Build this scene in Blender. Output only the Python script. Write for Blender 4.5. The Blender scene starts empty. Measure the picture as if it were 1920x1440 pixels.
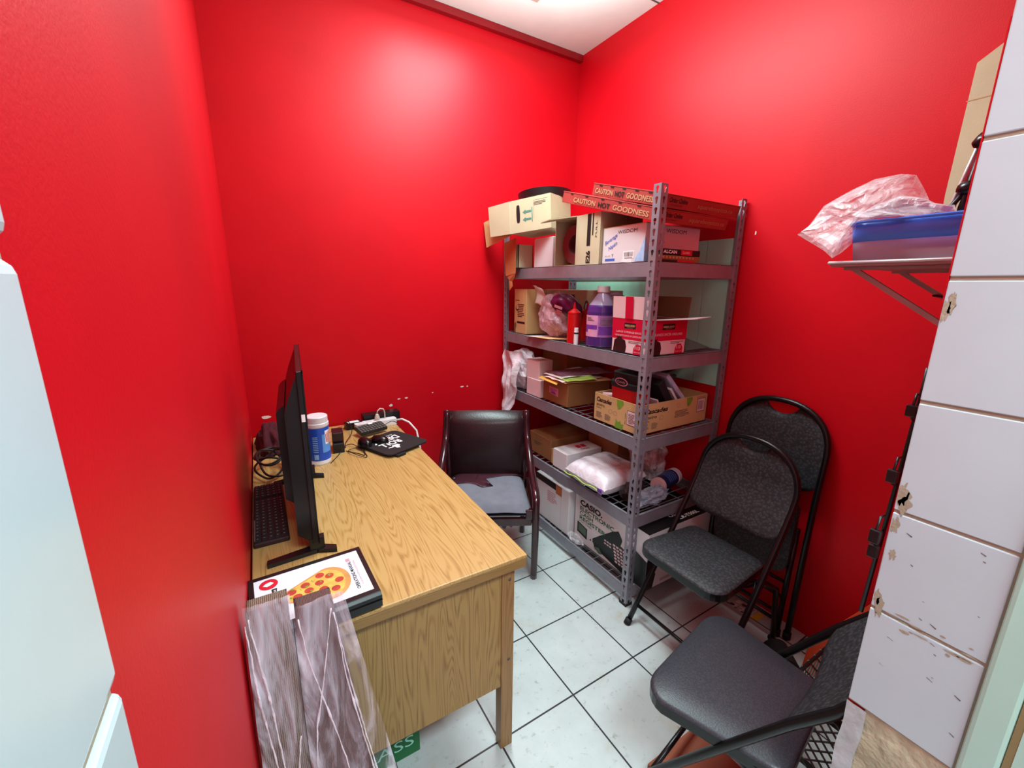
import bpy, math, random
from mathutils import Vector, Matrix, noise
random.seed(7)
PI = math.pi
C = bpy.context.scene.collection
V = Vector

# ------------------------------------------------------------------ camera
CF, CH = 788.136, 1.45
RT = V((0.85875642, -0.51223008, 0.01255996)); UP = V((0.10551427, 0.20077634, 0.97393819)); FW = V((0.50140218, 0.83505042, -0.22646555))
cam = bpy.data.cameras.new('camera'); cam.sensor_width = 36; cam.lens = CF / 1920 * 36; cam.clip_start = 0.01
camo = bpy.data.objects.new('camera', cam); C.objects.link(camo)
m = Matrix.Identity(4)
for i in range(3):
    m[i][0], m[i][1], m[i][2] = RT[i], UP[i], -FW[i]
m[2][3] = CH
camo.matrix_world = m
bpy.context.scene.camera = camo


def at(px, py, ax, val):
    """point of the photograph -> the point on the real plane ax = val"""
    d = FW + RT * ((px - 960) / CF) - UP * ((py - 720) / CF)
    i = 'xyz'.index(ax); o = V((0, 0, CH))
    return o + d * ((val - o[i]) / d[i])


# ------------------------------------------------------------------ materials
def lin(h):
    h = h.lstrip('#'); r = []
    for i in (0, 2, 4):
        c = int(h[i:i + 2], 16) / 255
        r.append(c / 12.92 if c <= .04045 else ((c + .055) / 1.055) ** 2.4)
    return tuple(r) + (1,)


class NT:
    def __init__(s, name):
        s.m = bpy.data.materials.new(name); s.m.use_nodes = True; s.t = s.m.node_tree
        s.b = s.t.nodes['Principled BSDF']; s.out = s.t.nodes['Material Output']

    def n(s, typ, **kw):
        nd = s.t.nodes.new('ShaderNode' + typ)
        for k, v in kw.items():
            if k in nd.inputs:
                nd.inputs[k].default_value = v
            else:
                setattr(nd, k, v)
        return nd

    def l(s, a, b): s.t.links.new(a, b)

    def coord(s, scale=(1, 1, 1), rot=(0, 0, 0), loc=(0, 0, 0), kind='Object', vt='POINT'):
        tc = s.n('TexCoord'); mp = s.n('Mapping', vector_type=vt)
        mp.inputs['Scale'].default_value = scale; mp.inputs['Rotation'].default_value = rot; mp.inputs['Location'].default_value = loc
        s.l(tc.outputs[kind], mp.inputs['Vector']); return mp.outputs['Vector']

    def ramp(s, fac, stops):
        r = s.n('ValToRGB'); e = r.color_ramp.elements
        while len(e) < len(stops): e.new(.5)
        for i, (p, c) in enumerate(stops):
            e[i].position = p; e[i].color = c if isinstance(c, tuple) else lin(c)
        s.l(fac, r.inputs['Fac']); return r.outputs['Color']

    def bump(s, h, strength=.2, dist=.002):
        b = s.n('Bump', Strength=strength, Distance=dist); s.l(h, b.inputs['Height']); s.l(b.outputs['Normal'], s.b.inputs['Normal'])


def mat(name, col, rough=.5, metal=0, var=.08, vscale=9, bump=0, bscale=80, spec=.5, coat=0, alpha=1, trans=0, ior=1.45, bdist=.002):
    k = NT(name); b = k.b
    c = lin(col)
    nz = k.n('TexNoise', Scale=vscale, Detail=4.0); k.l(k.coord(), nz.inputs['Vector'])
    k.l(k.ramp(nz.outputs['Fac'], [(.3, tuple(x * (1 - var) for x in c[:3]) + (1,)), (.7, tuple(min(1, x * (1 + var)) for x in c[:3]) + (1,))]), b.inputs['Base Color'])
    b.inputs['Roughness'].default_value = rough; b.inputs['Metallic'].default_value = metal
    b.inputs['Specular IOR Level'].default_value = spec; b.inputs['Coat Weight'].default_value = coat
    b.inputs['Alpha'].default_value = alpha; b.inputs['Transmission Weight'].default_value = trans; b.inputs['IOR'].default_value = ior
    if bump:
        n2 = k.n('TexNoise', Scale=bscale, Detail=3.0); k.l(k.coord(), n2.inputs['Vector']); k.bump(n2.outputs['Fac'], bump, bdist)
    return k.m


def film(name, col, lo, hi, scale=14, stretch=(1, 1, 1), rough=.15, rot=(0, 0, 0), p0=.35, p1=.7):
    """thin clear plastic: mostly see-through, whiter where it is creased"""
    k = NT(name); b = k.b
    b.inputs['Base Color'].default_value = lin(col); b.inputs['Roughness'].default_value = rough
    nz = k.n('TexNoise', Scale=scale, Detail=5.0, Roughness=.6, Distortion=1.2); k.l(k.coord(stretch, rot), nz.inputs['Vector'])
    mr = k.n('MapRange'); mr.inputs['From Min'].default_value = p0; mr.inputs['From Max'].default_value = p1
    mr.inputs['To Min'].default_value = lo; mr.inputs['To Max'].default_value = hi
    k.l(nz.outputs['Fac'], mr.inputs['Value'])
    k.bump(nz.outputs['Fac'], .8, .01)
    tr = k.n('BsdfTransparent'); mx = k.n('MixShader')
    k.l(mr.outputs['Result'], mx.inputs['Fac']); k.l(tr.outputs[0], mx.inputs[1]); k.l(b.outputs[0], mx.inputs[2])
    k.l(mx.outputs[0], k.out.inputs['Surface']); return k.m


def wood(name, axis, light, mid, dark, rough=.4):
    k = NT(name)
    sc = [10, 10, 10]; sc['xyz'.index(axis)] = .8
    co = k.coord(tuple(sc))
    n1 = k.n('TexNoise', Scale=1.3, Detail=2.0, Roughness=.4); k.l(co, n1.inputs['Vector'])
    mul = k.n('Math', operation='MULTIPLY'); mul.inputs[1].default_value = 17; k.l(n1.outputs['Fac'], mul.inputs[0])
    sn = k.n('Math', operation='SINE'); m2 = k.n('Math', operation='MULTIPLY'); m2.inputs[1].default_value = 11
    k.l(mul.outputs[0], m2.inputs[0]); k.l(m2.outputs[0], sn.inputs[0])
    sc2 = [300, 300, 300]; sc2['xyz'.index(axis)] = 9
    n2 = k.n('TexNoise', Scale=1.0, Detail=2.0); k.l(k.coord(tuple(sc2)), n2.inputs['Vector'])
    mr = k.n('MapRange'); mr.inputs['From Min'].default_value = -1; mr.inputs['From Max'].default_value = 1; k.l(sn.outputs[0], mr.inputs['Value'])
    mx = k.n('Mix'); mx.inputs['Factor'].default_value = .62; k.l(mr.outputs['Result'], mx.inputs['A']); k.l(n2.outputs['Fac'], mx.inputs['B'])
    k.l(k.ramp(mx.outputs[0], [(.16, dark), (.34, mid), (.55, light)]), k.b.inputs['Base Color'])
    k.b.inputs['Roughness'].default_value = rough
    return k.m


def red_paint():
    k = NT('red_wall_paint')
    n1 = k.n('TexNoise', Scale=3.0, Detail=5.0); k.l(k.coord(), n1.inputs['Vector'])
    k.l(k.ramp(n1.outputs['Fac'], [(.3, '#c20316'), (.7, '#cd0418')]), k.b.inputs['Base Color'])
    n2 = k.n('TexNoise', Scale=260.0, Detail=3.0); k.l(k.coord(), n2.inputs['Vector'])
    n3 = k.n('TexNoise', Scale=2.2, Detail=2.0); k.l(k.coord(), n3.inputs['Vector'])
    ad = k.n('Math', operation='MULTIPLY_ADD'); ad.inputs[1].default_value = 6; k.l(n3.outputs['Fac'], ad.inputs[0]); k.l(n2.outputs['Fac'], ad.inputs[2])
    k.bump(ad.outputs[0], .22, .0012)
    k.b.inputs['Roughness'].default_value = .46; k.b.inputs['Specular IOR Level'].default_value = .26
    return k.m


def tile_floor():
    k = NT('pale_floor_tile')
    co = k.coord((1, 1, 1), (0, 0, .015), (.8416, .9391, 0), vt='TEXTURE')
    br = k.n('TexBrick', offset=0.0, squash=1.0)
    for a, v in (('Scale', 1.0), ('Mortar Size', .0031), ('Mortar Smooth', .1), ('Brick Width', .3101), ('Row Height', .3101), ('Bias', 0.0)):
        br.inputs[a].default_value = v
    k.l(co, br.inputs['Vector'])
    n1 = k.n('TexNoise', Scale=5.0, Detail=8.0, Roughness=.65); k.l(k.coord(), n1.inputs['Vector'])
    body = k.ramp(n1.outputs['Fac'], [(.28, '#b4b1a6'), (.42, '#b9c2c1'), (.7, '#c5cecd')])
    n3 = k.n('TexNoise', Scale=34.0, Detail=6.0, Roughness=.7); k.l(k.coord(), n3.inputs['Vector'])
    sp = k.ramp(n3.outputs['Fac'], [(.30, '#a09888'), (.42, '#ffffff')])
    ml = k.n('Mix', data_type='RGBA', blend_type='MULTIPLY'); ml.inputs['Factor'].default_value = .55
    k.l(body, ml.inputs['A']); k.l(sp, ml.inputs['B'])
    mx = k.n('Mix', data_type='RGBA'); k.l(br.outputs['Fac'], mx.inputs['Factor']); k.l(ml.outputs['Result'], mx.inputs['A']); mx.inputs['B'].default_value = lin('#2b2d2d')
    k.l(mx.outputs['Result'], k.b.inputs['Base Color'])
    k.b.inputs['Roughness'].default_value = .32
    inv = k.n('Math', operation='SUBTRACT'); inv.inputs[0].default_value = 1; k.l(br.outputs['Fac'], inv.inputs[1])
    k.bump(inv.outputs[0], .5, .003)
    return k.m


def woven(name, col, col2, scale=120, rough=.55, stretch=(1, 1, 1), bump=.6, spec=.5):
    k = NT(name)
    vo = k.n('TexVoronoi', Scale=scale); k.l(k.coord(stretch), vo.inputs['Vector'])
    k.l(k.ramp(vo.outputs['Distance'], [(.1, col), (.6, col2)]), k.b.inputs['Base Color'])
    k.bump(vo.outputs['Distance'], bump, .002); k.b.inputs['Roughness'].default_value = rough
    k.b.inputs['Specular IOR Level'].default_value = spec
    return k.m


def ribbed(name, light, dark, axis='X', scale=170):
    k = NT(name)
    w = k.n('TexWave', wave_type='BANDS', bands_direction=axis, Scale=scale, Distortion=3.0, Detail=2.0); w.inputs['Detail Scale'].default_value = 2.0
    k.l(k.coord(), w.inputs['Vector'])
    k.l(k.ramp(w.outputs['Fac'], [(.1, dark), (.8, light)]), k.b.inputs['Base Color']); k.b.inputs['Roughness'].default_value = .75
    k.bump(w.outputs['Fac'], .4, .002); return k.m


M = {
    'red': red_paint(), 'floor': tile_floor(),
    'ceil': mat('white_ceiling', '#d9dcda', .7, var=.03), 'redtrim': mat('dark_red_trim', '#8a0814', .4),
    'tile': mat('white_wall_tile', '#bfd2d8', .22, var=.04, vscale=4, bump=.08, bscale=25), 'grout': mat('beige_grout', '#a59d87', .9, bump=.6, bscale=150),
    'plaster': mat('bare_plaster', '#bdb99c', .9, var=.25, vscale=22, bump=.8, bscale=60, bdist=.006), 'wornplaster': mat('white_plaster_edge', '#bcc6c8', .85, var=.15, vscale=40, bump=.6), 'chip': mat('chipped_paint', '#eee6e2', .8),
    'mintpaint': mat('mint_gloss_paint', '#b4dfcf', .25, var=.03), 'caulk': mat('brown_caulk', '#8d8158', .9),
    'oak_top': wood('oak_desktop', 'y', '#b8935a', '#ac854b', '#8a6434', .38), 'oak_panel': wood('oak_panel', 'z', '#a37f49', '#96713d', '#71502a', .5),
    'oak_edge': wood('oak_edge', 'x', '#96723f', '#876536', '#684a22', .45), 'oak_leg': wood('oak_leg', 'z', '#987040', '#8c6437', '#74502a', .45),
    'steel': mat('grey_shelf_steel', '#8e8e98', .42, metal=.35, var=.1, vscale=20, bump=.05, bscale=300), 'wire': mat('grey_wire', '#9a9aa0', .35, metal=.6),
    'kraft': mat('kraft_cardboard', '#c2a06c', .85, var=.06, bump=.15, bscale=120), 'kraft2': mat('pale_cardboard', '#c3b998', .85, var=.05, bump=.15, bscale=120),
    'brown': mat('brown_cardboard', '#8f6238', .85, var=.08), 'orangebrown': mat('torn_brown_cardboard', '#b1683c', .9, var=.12), 'kraftin': mat('cardboard_inside', '#6d5538', .9),
    'white': mat('white_card', '#dcd8da', .6, var=.03), 'paper': mat('white_paper', '#e4e0da', .8, var=.03), 'cream': mat('cream_print', '#bd9068', .7, var=.02),
    'pizza': mat('red_pizza_card', '#a2362f', .75, var=.06), 'blackprint': mat('black_print', '#141212', .6, var=.0), 'greyprint': mat('grey_print', '#55504c', .7, var=0),
    'blueprint': mat('blue_print', '#3f63bd', .6, var=.05), 'redprint': mat('red_print', '#c4152b', .5, var=.03), 'greenprint': mat('green_print', '#4d8573', .7, var=.05),
    'lightblue': mat('light_blue_print', '#a9cdf0', .6, var=.12, vscale=40), 'leaf': mat('leaf_green_print', '#6f9a2e', .6, var=.15, vscale=60),
    'crimson': mat('crimson_print', '#c60a35', .45, var=.03), 'pinkwhite': mat('pinkish_white_print', '#e3c6c8', .5, var=.03), 'whiteprint': mat('white_print', '#f2efef', .5, var=0),
    'darkbag': mat('dark_print', '#2a1517', .4, var=.2, vscale=30),
    'black': mat('black_plastic', '#131214', .35, var=.1), 'blackmat': mat('black_rubber', '#1a191b', .7, var=.1, bump=.2, bscale=300), 'blackgloss': mat('black_gloss', '#0b0b0d', .25),
    'maroonblack': mat('maroon_black_plastic', '#2a1217', .4), 'darkcloth': mat('maroon_cloth', '#4a0f1c', .95, var=.25, vscale=30, bump=.5, bscale=200),
    'chairmetal': mat('black_enamel', '#0e0e10', .3), 'weave': woven('black_woven_fabric', '#404348', '#222427', 95, .6), 'weave2': woven('black_vinyl', '#3b3e47', '#2c2e35', 230, .42, bump=.12),
    'leather': mat('brown_leather', '#281418', .33, var=.15, vscale=14, bump=.3, bscale=140), 'mahogany': mat('mahogany', '#35141a', .18, var=.15, vscale=20, coat=.4), 'foam': mat('grey_foam', '#73747f', .95, var=.1, vscale=18, bump=.5, bscale=220),
    'maroonvinyl': mat('maroon_vinyl', '#43202a', .4, var=.15),
    'wrapbrown': ribbed('brown_ribbed_fabric', '#8a7465', '#4a382c', 'X', 95), 'wrapmaroon': ribbed('maroon_ribbed_fabric', '#6e4c48', '#46302e', 'X', 120),
    'film': film('stretch_film', '#efe0ee', .07, .9, 9, (1.5, 1, .3), .2, (0, .14, 0), .44, .68),
    'clear': film('clear_plastic', '#f6f6fa', .12, .72, 16, (1, 1, 1), .1), 'clearpink': film('clear_pink_plastic', '#dcbcc8', .45, .9, 25), 'whitefilm': film('white_plastic_bag', '#ebe2ea', .85, .98, 16, (1, 1, 1), .35), 'foldfilm': film('folded_film', '#f2e6f0', .3, .95, 30, (1, 1, .5), .25, (0, 0, 0), .35, .6), 'greyfilm': film('grey_plastic_bag', '#97a3b3', .9, 1.0, 40, rough=.35), 'darkfilm': film('dark_plastic_bag', '#3a2a30', .55, .9, 30),
    'jug': mat('violet_jug', '#c8b8dd', .15, alpha=.55), 'liquid': mat('violet_soap', '#4c2f78', .12, var=.05), 'label': mat('violet_label', '#a56fb5', .4, var=.2, vscale=30), 'labelpink': mat('pink_label', '#d9a0c4', .4, var=.12, vscale=20), 'violet': mat('deep_violet_print', '#7038a0', .4, var=.2, vscale=50),
    'redbottle': mat('red_squeeze_plastic', '#c60f14', .35), 'bluebottle': mat('blue_label', '#1c4fc0', .3, var=.2, vscale=20), 'sky': mat('sky_blue_print', '#5c9ae8', .3, var=.1), 'whiteplastic': mat('white_plastic', '#e6e6ea', .3, var=.02), 'cap': mat('translucent_white_lid', '#ddd3da', .35, var=.03),
    'navy': mat('navy_label', '#1d2450', .35, var=.25, vscale=50), 'pinkplastic': mat('pinkish_plastic', '#d8b5b6', .35), 'gloves': mat('purple_packet', '#57173f', .3, var=.35, vscale=30),
    'mint': mat('mint_board', '#a4e6cf', .5, var=.03), 'mintdark': mat('board_edge', '#5c7a70', .7), 'tray': mat('grey_green_tray', '#7d8f88', .35, metal=.5),
    'redpouch': mat('red_pouch', '#b80d17', .45), 'plaid': mat('plaid_cloth', '#7a4a5c', .9, var=.5, vscale=60), 'bluefolder': film('blue_clear_folder', '#c4cbe8', .6, .95, 8, (1, 6, 1)),
    'yellowenv': mat('manila_paper', '#cf9440', .8), 'limegreen': mat('lime_paper', '#b9e26a', .7), 'rollred': mat('maroon_roll', '#6b3337', .6), 'tan': mat('tan_paper', '#cda36f', .8),
    'bluetub': mat('blue_tub', '#4f86ff', .25, var=.1, alpha=.9), 'cleartub': mat('frosted_tub', '#b9a0b0', .3, alpha=.8), 'chrome': mat('steel_utensil', '#d5d5d8', .35, metal=.4), 'rackgrey': mat('shelf_underside', '#a09290', .5, metal=.3),
    'orange': mat('orange_painted_light', '#e2512a', .45), 'green': mat('green_card', '#1f6a3a', .6), 'cable': mat('black_cable', '#121113', .5), 'whitecable': mat('white_cable', '#ddd8d8', .4), 'beige': mat('beige_plug', '#c9b8aa', .4), 'redcable': mat('red_cable', '#c93034', .4),
    'pizzacheese': mat('pizza_topping', '#d9a94f', .6, var=.25, vscale=60), 'crust': mat('pizza_crust', '#c98d4f', .7, var=.15, vscale=30), 'pepperoni': mat('pepperoni', '#b03a2a', .6, var=.2, vscale=80), 'pagewhite': mat('cover_page', '#d6d7e2', .25, var=.02), 'pink': mat('pink_print', '#d08a9a', .6),
    'yellow': mat('yellow_print', '#e5c83a', .6), 'terra': mat('terracotta_card', '#9c5a43', .85), 'screen': mat('screen', '#08080a', .08), 'ventpink': mat('ceiling_grille', '#b99a92', .6), 'lcd': mat('green_display_print', '#54705a', .4),
}


# ------------------------------------------------------------------ mesh building
class MB:
    def __init__(s): s.v = []; s.f = []; s.m = []; s.s = []

    def add(s, vs, fs, m=0, sm=False, T=None):
        b = len(s.v)
        s.v += [tuple(T @ V(p)) if T else tuple(p) for p in vs]
        for f in fs: s.f.append(tuple(b + i for i in f)); s.m.append(m); s.s.append(sm)
        return s

    def box(s, a, b, m=0, T=None):
        (x0, y0, z0), (x1, y1, z1) = a, b
        return s.add([(x0, y0, z0), (x1, y0, z0), (x1, y1, z0), (x0, y1, z0), (x0, y0, z1), (x1, y0, z1), (x1, y1, z1), (x0, y1, z1)],
                     [(3, 2, 1, 0), (4, 5, 6, 7), (0, 1, 5, 4), (1, 2, 6, 5), (2, 3, 7, 6), (3, 0, 4, 7)], m, False, T)

    def prism(s, poly, z0, z1, m=0, T=None, sm=False):
        n = len(poly)
        s.add([(x, y, z0) for x, y in poly] + [(x, y, z1) for x, y in poly], [tuple(range(n))[::-1], tuple(range(n, 2 * n))], m, False, T)
        return s.add([(x, y, z0) for x, y in poly] + [(x, y, z1) for x, y in poly], [(i, (i + 1) % n, n + (i + 1) % n, n + i) for i in range(n)], m, sm, T)

    def tube(s, path, r, n=8, m=0, closed=False, caps=True, flat=1.0, T=None, sm=True):
        P = [V(p) for p in path]; N = len(P); rings = []
        up = None
        for i, p in enumerate(P):
            a = P[i - 1] if (i > 0 or closed) else p; b = P[(i + 1) % N] if (i < N - 1 or closed) else p
            t = (b - a).normalized()
            if up is None:
                up = V((0, 0, 1)) if abs(t.z) < .9 else V((0, 1, 0))
            s1 = t.cross(up)
            if s1.length < 1e-5: s1 = t.orthogonal()
            s1.normalize(); u = s1.cross(t); up = u
            rr = r[i] if isinstance(r, (list, tuple)) else r
            rings.append([p + s1 * (math.cos(2 * PI * k / n + PI / n) * rr) + u * (math.sin(2 * PI * k / n + PI / n) * rr * flat) for k in range(n)])
        vs = [q for rg in rings for q in rg]; fs = []
        for i in range(N if closed else N - 1):
            j = (i + 1) % N
            for k in range(n): fs.append((i * n + k, i * n + (k + 1) % n, j * n + (k + 1) % n, j * n + k))
        if caps and not closed: fs += [tuple(range(n))[::-1], tuple((N - 1) * n + k for k in range(n))]
        return s.add(vs, fs, m, sm, T)

    def cyl(s, a, b, r, n=16, m=0, T=None): return s.tube([a, b], r, n, m, T=T)

    def lathe(s, prof, n=24, c=(0, 0, 0), mats=None, T=None, sx=1, sy=1):
        vs = []; c = V(c)
        for r, z in prof:
            for k in range(n): vs.append(c + V((r * sx * math.cos(2 * PI * k / n), r * sy * math.sin(2 * PI * k / n), z)))
        for i in range(len(prof) - 1):
            fs = [(i * n + k, i * n + (k + 1) % n, (i + 1) * n + (k + 1) % n, (i + 1) * n + k) for k in range(n)]
            s.add(vs, fs, mats[i] if mats else 0, True, T)
        return s

    def grid(s, fn, nu, nv, m=0, sm=True, T=None):
        vs = [fn(i / nu, j / nv) for j in range(nv + 1) for i in range(nu + 1)]
        return s.add(vs, [(j * (nu + 1) + i, j * (nu + 1) + i + 1, (j + 1) * (nu + 1) + i + 1, (j + 1) * (nu + 1) + i) for j in range(nv) for i in range(nu)], m, sm, T)

    def blob(s, c, r, amp=.25, fr=2.2, seed=0, n=28, zmin=None, m=0, sm=False, sq=1.0):
        c = V(c); vs = []
        for j in range(n // 2 + 1):
            th = PI * j / (n // 2)
            for i in range(n):
                ph = 2 * PI * i / n
                d = V((math.sin(th) * math.cos(ph), math.sin(th) * math.sin(ph), math.cos(th)))
                d = V([math.copysign(abs(q) ** sq, q) for q in d])
                nz = noise.noise(d * fr + V((seed * 7.3, seed, 0))) + .6 * abs(noise.noise(d * fr * 2.7 + V((seed, 3, 1))))
                p = c + V((d.x * r[0], d.y * r[1], d.z * r[2])) * (1 + amp * nz)
                if zmin is not None and p.z < zmin: p.z = zmin
                vs.append(p)
        return s.add(vs, [(j * n + i, (j + 1) * n + i, (j + 1) * n + (i + 1) % n, j * n + (i + 1) % n) for j in range(n // 2) for i in range(n)], m, sm)


def rrect(w, d, r, n=5):
    p = []
    for cx, cy, a in ((w / 2 - r, d / 2 - r, 0), (-w / 2 + r, d / 2 - r, 90), (-w / 2 + r, -d / 2 + r, 180), (w / 2 - r, -d / 2 + r, 270)):
        for k in range(n + 1):
            t = math.radians(a + 90 * k / n); p.append((cx + r * math.cos(t), cy + r * math.sin(t)))
    return p


ORG = {}


def obj(name, mb, mats, parent=None, wc=False, bevel=0, solid=0, sub=0, label=None, seg=2):
    me = bpy.data.meshes.new(name)
    vs = mb.v
    if wc and parent:
        o = V(ORG[parent.name]); vs = [tuple(V(p) - o) for p in vs]
    me.from_pydata(vs, [], mb.f)
    for k in (mats if isinstance(mats, (list, tuple)) else [mats]): me.materials.append(M[k] if isinstance(k, str) else k)
    for p, mi, sm in zip(me.polygons, mb.m, mb.s): p.material_index = mi; p.use_smooth = sm
    me.update(); me.validate()
    o = bpy.data.objects.new(name, me); C.objects.link(o)
    if parent: o.parent = parent; ORG[o.name] = ORG.get(parent.name, (0, 0, 0))
    if solid:
        q = o.modifiers.new('thickness', 'SOLIDIFY'); q.thickness = solid; q.offset = 0
    if bevel:
        q = o.modifiers.new('bevel', 'BEVEL'); q.width = bevel; q.segments = seg; q.limit_method = 'ANGLE'; q.angle_limit = math.radians(40)
    if sub:
        q = o.modifiers.new('smooth', 'SUBSURF'); q.levels = sub; q.render_levels = sub
    if label: o['label'] = label
    return o


def thing(name, label, cat, loc=(0, 0, 0), rot=(0, 0, 0), group=None):
    o = bpy.data.objects.new(name, None); C.objects.link(o); o.empty_display_size = .05
    o.location = loc; o.rotation_euler = rot; o['label'] = label; o['category'] = cat
    if group: o['group'] = group
    ORG[o.name] = tuple(loc)
    return o


def tag(o, label, cat, group=None):
    o['label'] = label; o['category'] = cat
    if group: o['group'] = group
    return o


def struct(name, mb, mats, parent=None, **k):
    o = obj(name, mb, mats, parent, **k)
    if not parent: o['kind'] = 'structure'
    return o


_tc = {}


def text_mesh(body, bold=0, shear=0, spacing=1, align='CENTER'):
    key = (body, bold, shear, spacing, align)
    if key in _tc: return _tc[key]
    cu = bpy.data.curves.new('t', 'FONT'); cu.body = body; cu.size = 1; cu.offset = bold; cu.shear = shear; cu.resolution_u = 3
    cu.space_character = spacing; cu.align_x = align
    ob = bpy.data.objects.new('t', cu); C.objects.link(ob)
    dg = bpy.context.evaluated_depsgraph_get()
    me = ob.evaluated_get(dg).to_mesh()
    vs = [tuple(v.co) for v in me.vertices]; fs = [tuple(p.vertices) for p in me.polygons]
    ob.evaluated_get(dg).to_mesh_clear(); bpy.data.objects.remove(ob); bpy.data.curves.remove(cu)
    xs = [v[0] for v in vs]; ys = [v[1] for v in vs]
    bb = (min(xs), max(xs), min(ys), max(ys))
    _tc[key] = ([((x - bb[0]) / (bb[1] - bb[0]), (y - bb[2]) / (bb[3] - bb[2])) for x, y, z in vs], fs)
    return _tc[key]


class Face:
    """a flat face of something: origin at its lower left corner as one looks at it, r to the right, u up"""
    def __init__(s, o, r, u): s.o = V(o); s.r = V(r).normalized(); s.u = V(u).normalized(); s.n = s.r.cross(s.u)

    def p(s, a, b, off=.0006): return s.o + s.r * a + s.u * b + s.n * off

    def text(s, mb, body, a, b, w, h, m=0, off=.0009, rot=0, **k):
        vs, fs = text_mesh(body, **k); c, sn = math.cos(rot), math.sin(rot)
        mb.add([s.p(a + (x * w) * c - (y * h) * sn, b + (x * w) * sn + (y * h) * c, off) for x, y in vs], fs, m)

    def rect(s, mb, a, b, a2, b2, m=0, off=.0006): mb.add([s.p(a, b, off), s.p(a2, b, off), s.p(a2, b2, off), s.p(a, b2, off)], [(0, 1, 2, 3)], m)

    def poly(s, mb, pts, m=0, off=.0006): mb.add([s.p(a, b, off) for a, b in pts], [tuple(range(len(pts)))], m)

    def disc(s, mb, a, b, ra, rb=None, m=0, off=.0008, n=18): s.poly(mb, [(a + ra * math.cos(2 * PI * k / n), b + (rb or ra) * math.sin(2 * PI * k / n)) for k in range(n)], m, off)

    def bars(s, mb, a, b, a2, b2, n, m=0, seed=1):
        rnd = random.Random(seed); x = a; st = (a2 - a) / n
        for i in range(n):
            w = st * rnd.choice((.25, .5, .7)); s.rect(mb, x, b, x + w, b2, m, .001); x += st

    def lines(s, mb, a, b, a2, b2, n, m=0, seed=1):
        rnd = random.Random(seed); st = (b2 - b) / n
        for i in range(n): s.rect(mb, a, b + i * st, a + (a2 - a) * rnd.uniform(.6, 1), b + i * st + st * .4, m, .0008)


def faces(w, d, h):
    return dict(l=Face((-w / 2, d / 2, 0), (0, -1, 0), (0, 0, 1)), f=Face((-w / 2, -d / 2, 0), (1, 0, 0), (0, 0, 1)),
                t=Face((-w / 2, -d / 2, h), (1, 0, 0), (0, 1, 0)))


def wall_box(w, d, h, t=.004, bottom=True, skip=''):
    """an open topped carton centred on x, y; skip leaves out walls l r f b"""
    b = MB()
    if bottom: b.box((-w / 2, -d / 2, 0), (w / 2, d / 2, t))
    if 'f' not in skip: b.box((-w / 2, -d / 2, 0), (w / 2, -d / 2 + t, h))
    if 'b' not in skip: b.box((-w / 2, d / 2 - t, 0), (w / 2, d / 2, h))
    if 'l' not in skip: b.box((-w / 2, -d / 2, 0), (-w / 2 + t, d / 2, h))
    if 'r' not in skip: b.box((w / 2 - t, -d / 2, 0), (w / 2, d / 2, h))
    return b


def carton(name, label, cat, x0, x1, y0, y1, z, h, mt, rotz=0, bevel=.003, group=None, open_top=False, tape=None):
    w, d = x1 - x0, y1 - y0
    t = thing(name, label, cat, ((x0 + x1) / 2, (y0 + y1) / 2, z), (0, 0, rotz), group)
    b = wall_box(w, d, h) if open_top else MB().box((-w / 2, -d / 2, 0), (w / 2, d / 2, h))
    obj('body', b, mt, t, bevel=0 if open_top else bevel)
    if tape:
        k = MB(); k.box((-w / 2 - .0006, -.02, h * .7), (w / 2 + .0006, .02, h + .0006)); obj('tape', k, tape, t)
    return t, faces(w, d, h)


def sheet(name, label, cat, corners, z, mt, lift=.0, seed=0, group=None, parent=None, n=8):
    """a thin sheet of paper through four floor-plan corners, with a little curl"""
    a, b, c, d = [V((q[0], q[1], (q[2] if len(q) > 2 else z))) for q in corners]
    cen = (a + b + c + d) / 4
    g = MB().grid(lambda u, v: (a * (1 - u) + b * u) * (1 - v) + (d * (1 - u) + c * u) * v - cen + V((0, 0, lift * abs(noise.noise(V((u * 2 + seed, v * 2, seed)))) * 2)), n, n)
    o = obj(name, g, mt, solid=.0006); o.location = cen
    return tag(o, label, cat, group)


# ------------------------------------------------------------------ the room
XL, XR, YB, YF, H = -.09, 1.881, 2.362, .22, 2.835
FL0 = -1.2
struct('floor', MB().box((-.9, FL0, -.05), (XR + .1, YB + .1, 0)), 'floor')
struct('ceiling', MB().box((XL - .1, YF - .16, H), (XR + .1, YB + .1, H + .06)), 'ceil')
wb = struct('wall_back', MB().box((XL - .1, YB, 0), (XR + .1, YB + .1, H)), 'red')
wr = struct('wall_right', MB().box((XR, YF - .1, 0), (XR + .1, YB, H)), 'red')
struct('wall_left', MB().box((XL - .1, FL0, 0), (XL, YB, H)), 'red')
# the wall with the doorway the photographer stands in
struct('wall_front_right', MB().box((.888, .075, 0), (.892, YF, H)).box((.892, .02, 0), (XR, .11, H)).box((.8812, .2187, 1.42), (.892, .2205, 1.80)), 'red')
struct('wall_front_top', MB().box((XL, .075, 2.15), (.888, YF, H)), 'red')
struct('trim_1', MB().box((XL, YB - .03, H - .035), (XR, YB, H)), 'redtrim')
jo = MB(); jo.box((.9, 1.752, H - .004), (XR, 1.758, H)); struct('trim_2', jo, 'greyprint')
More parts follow.
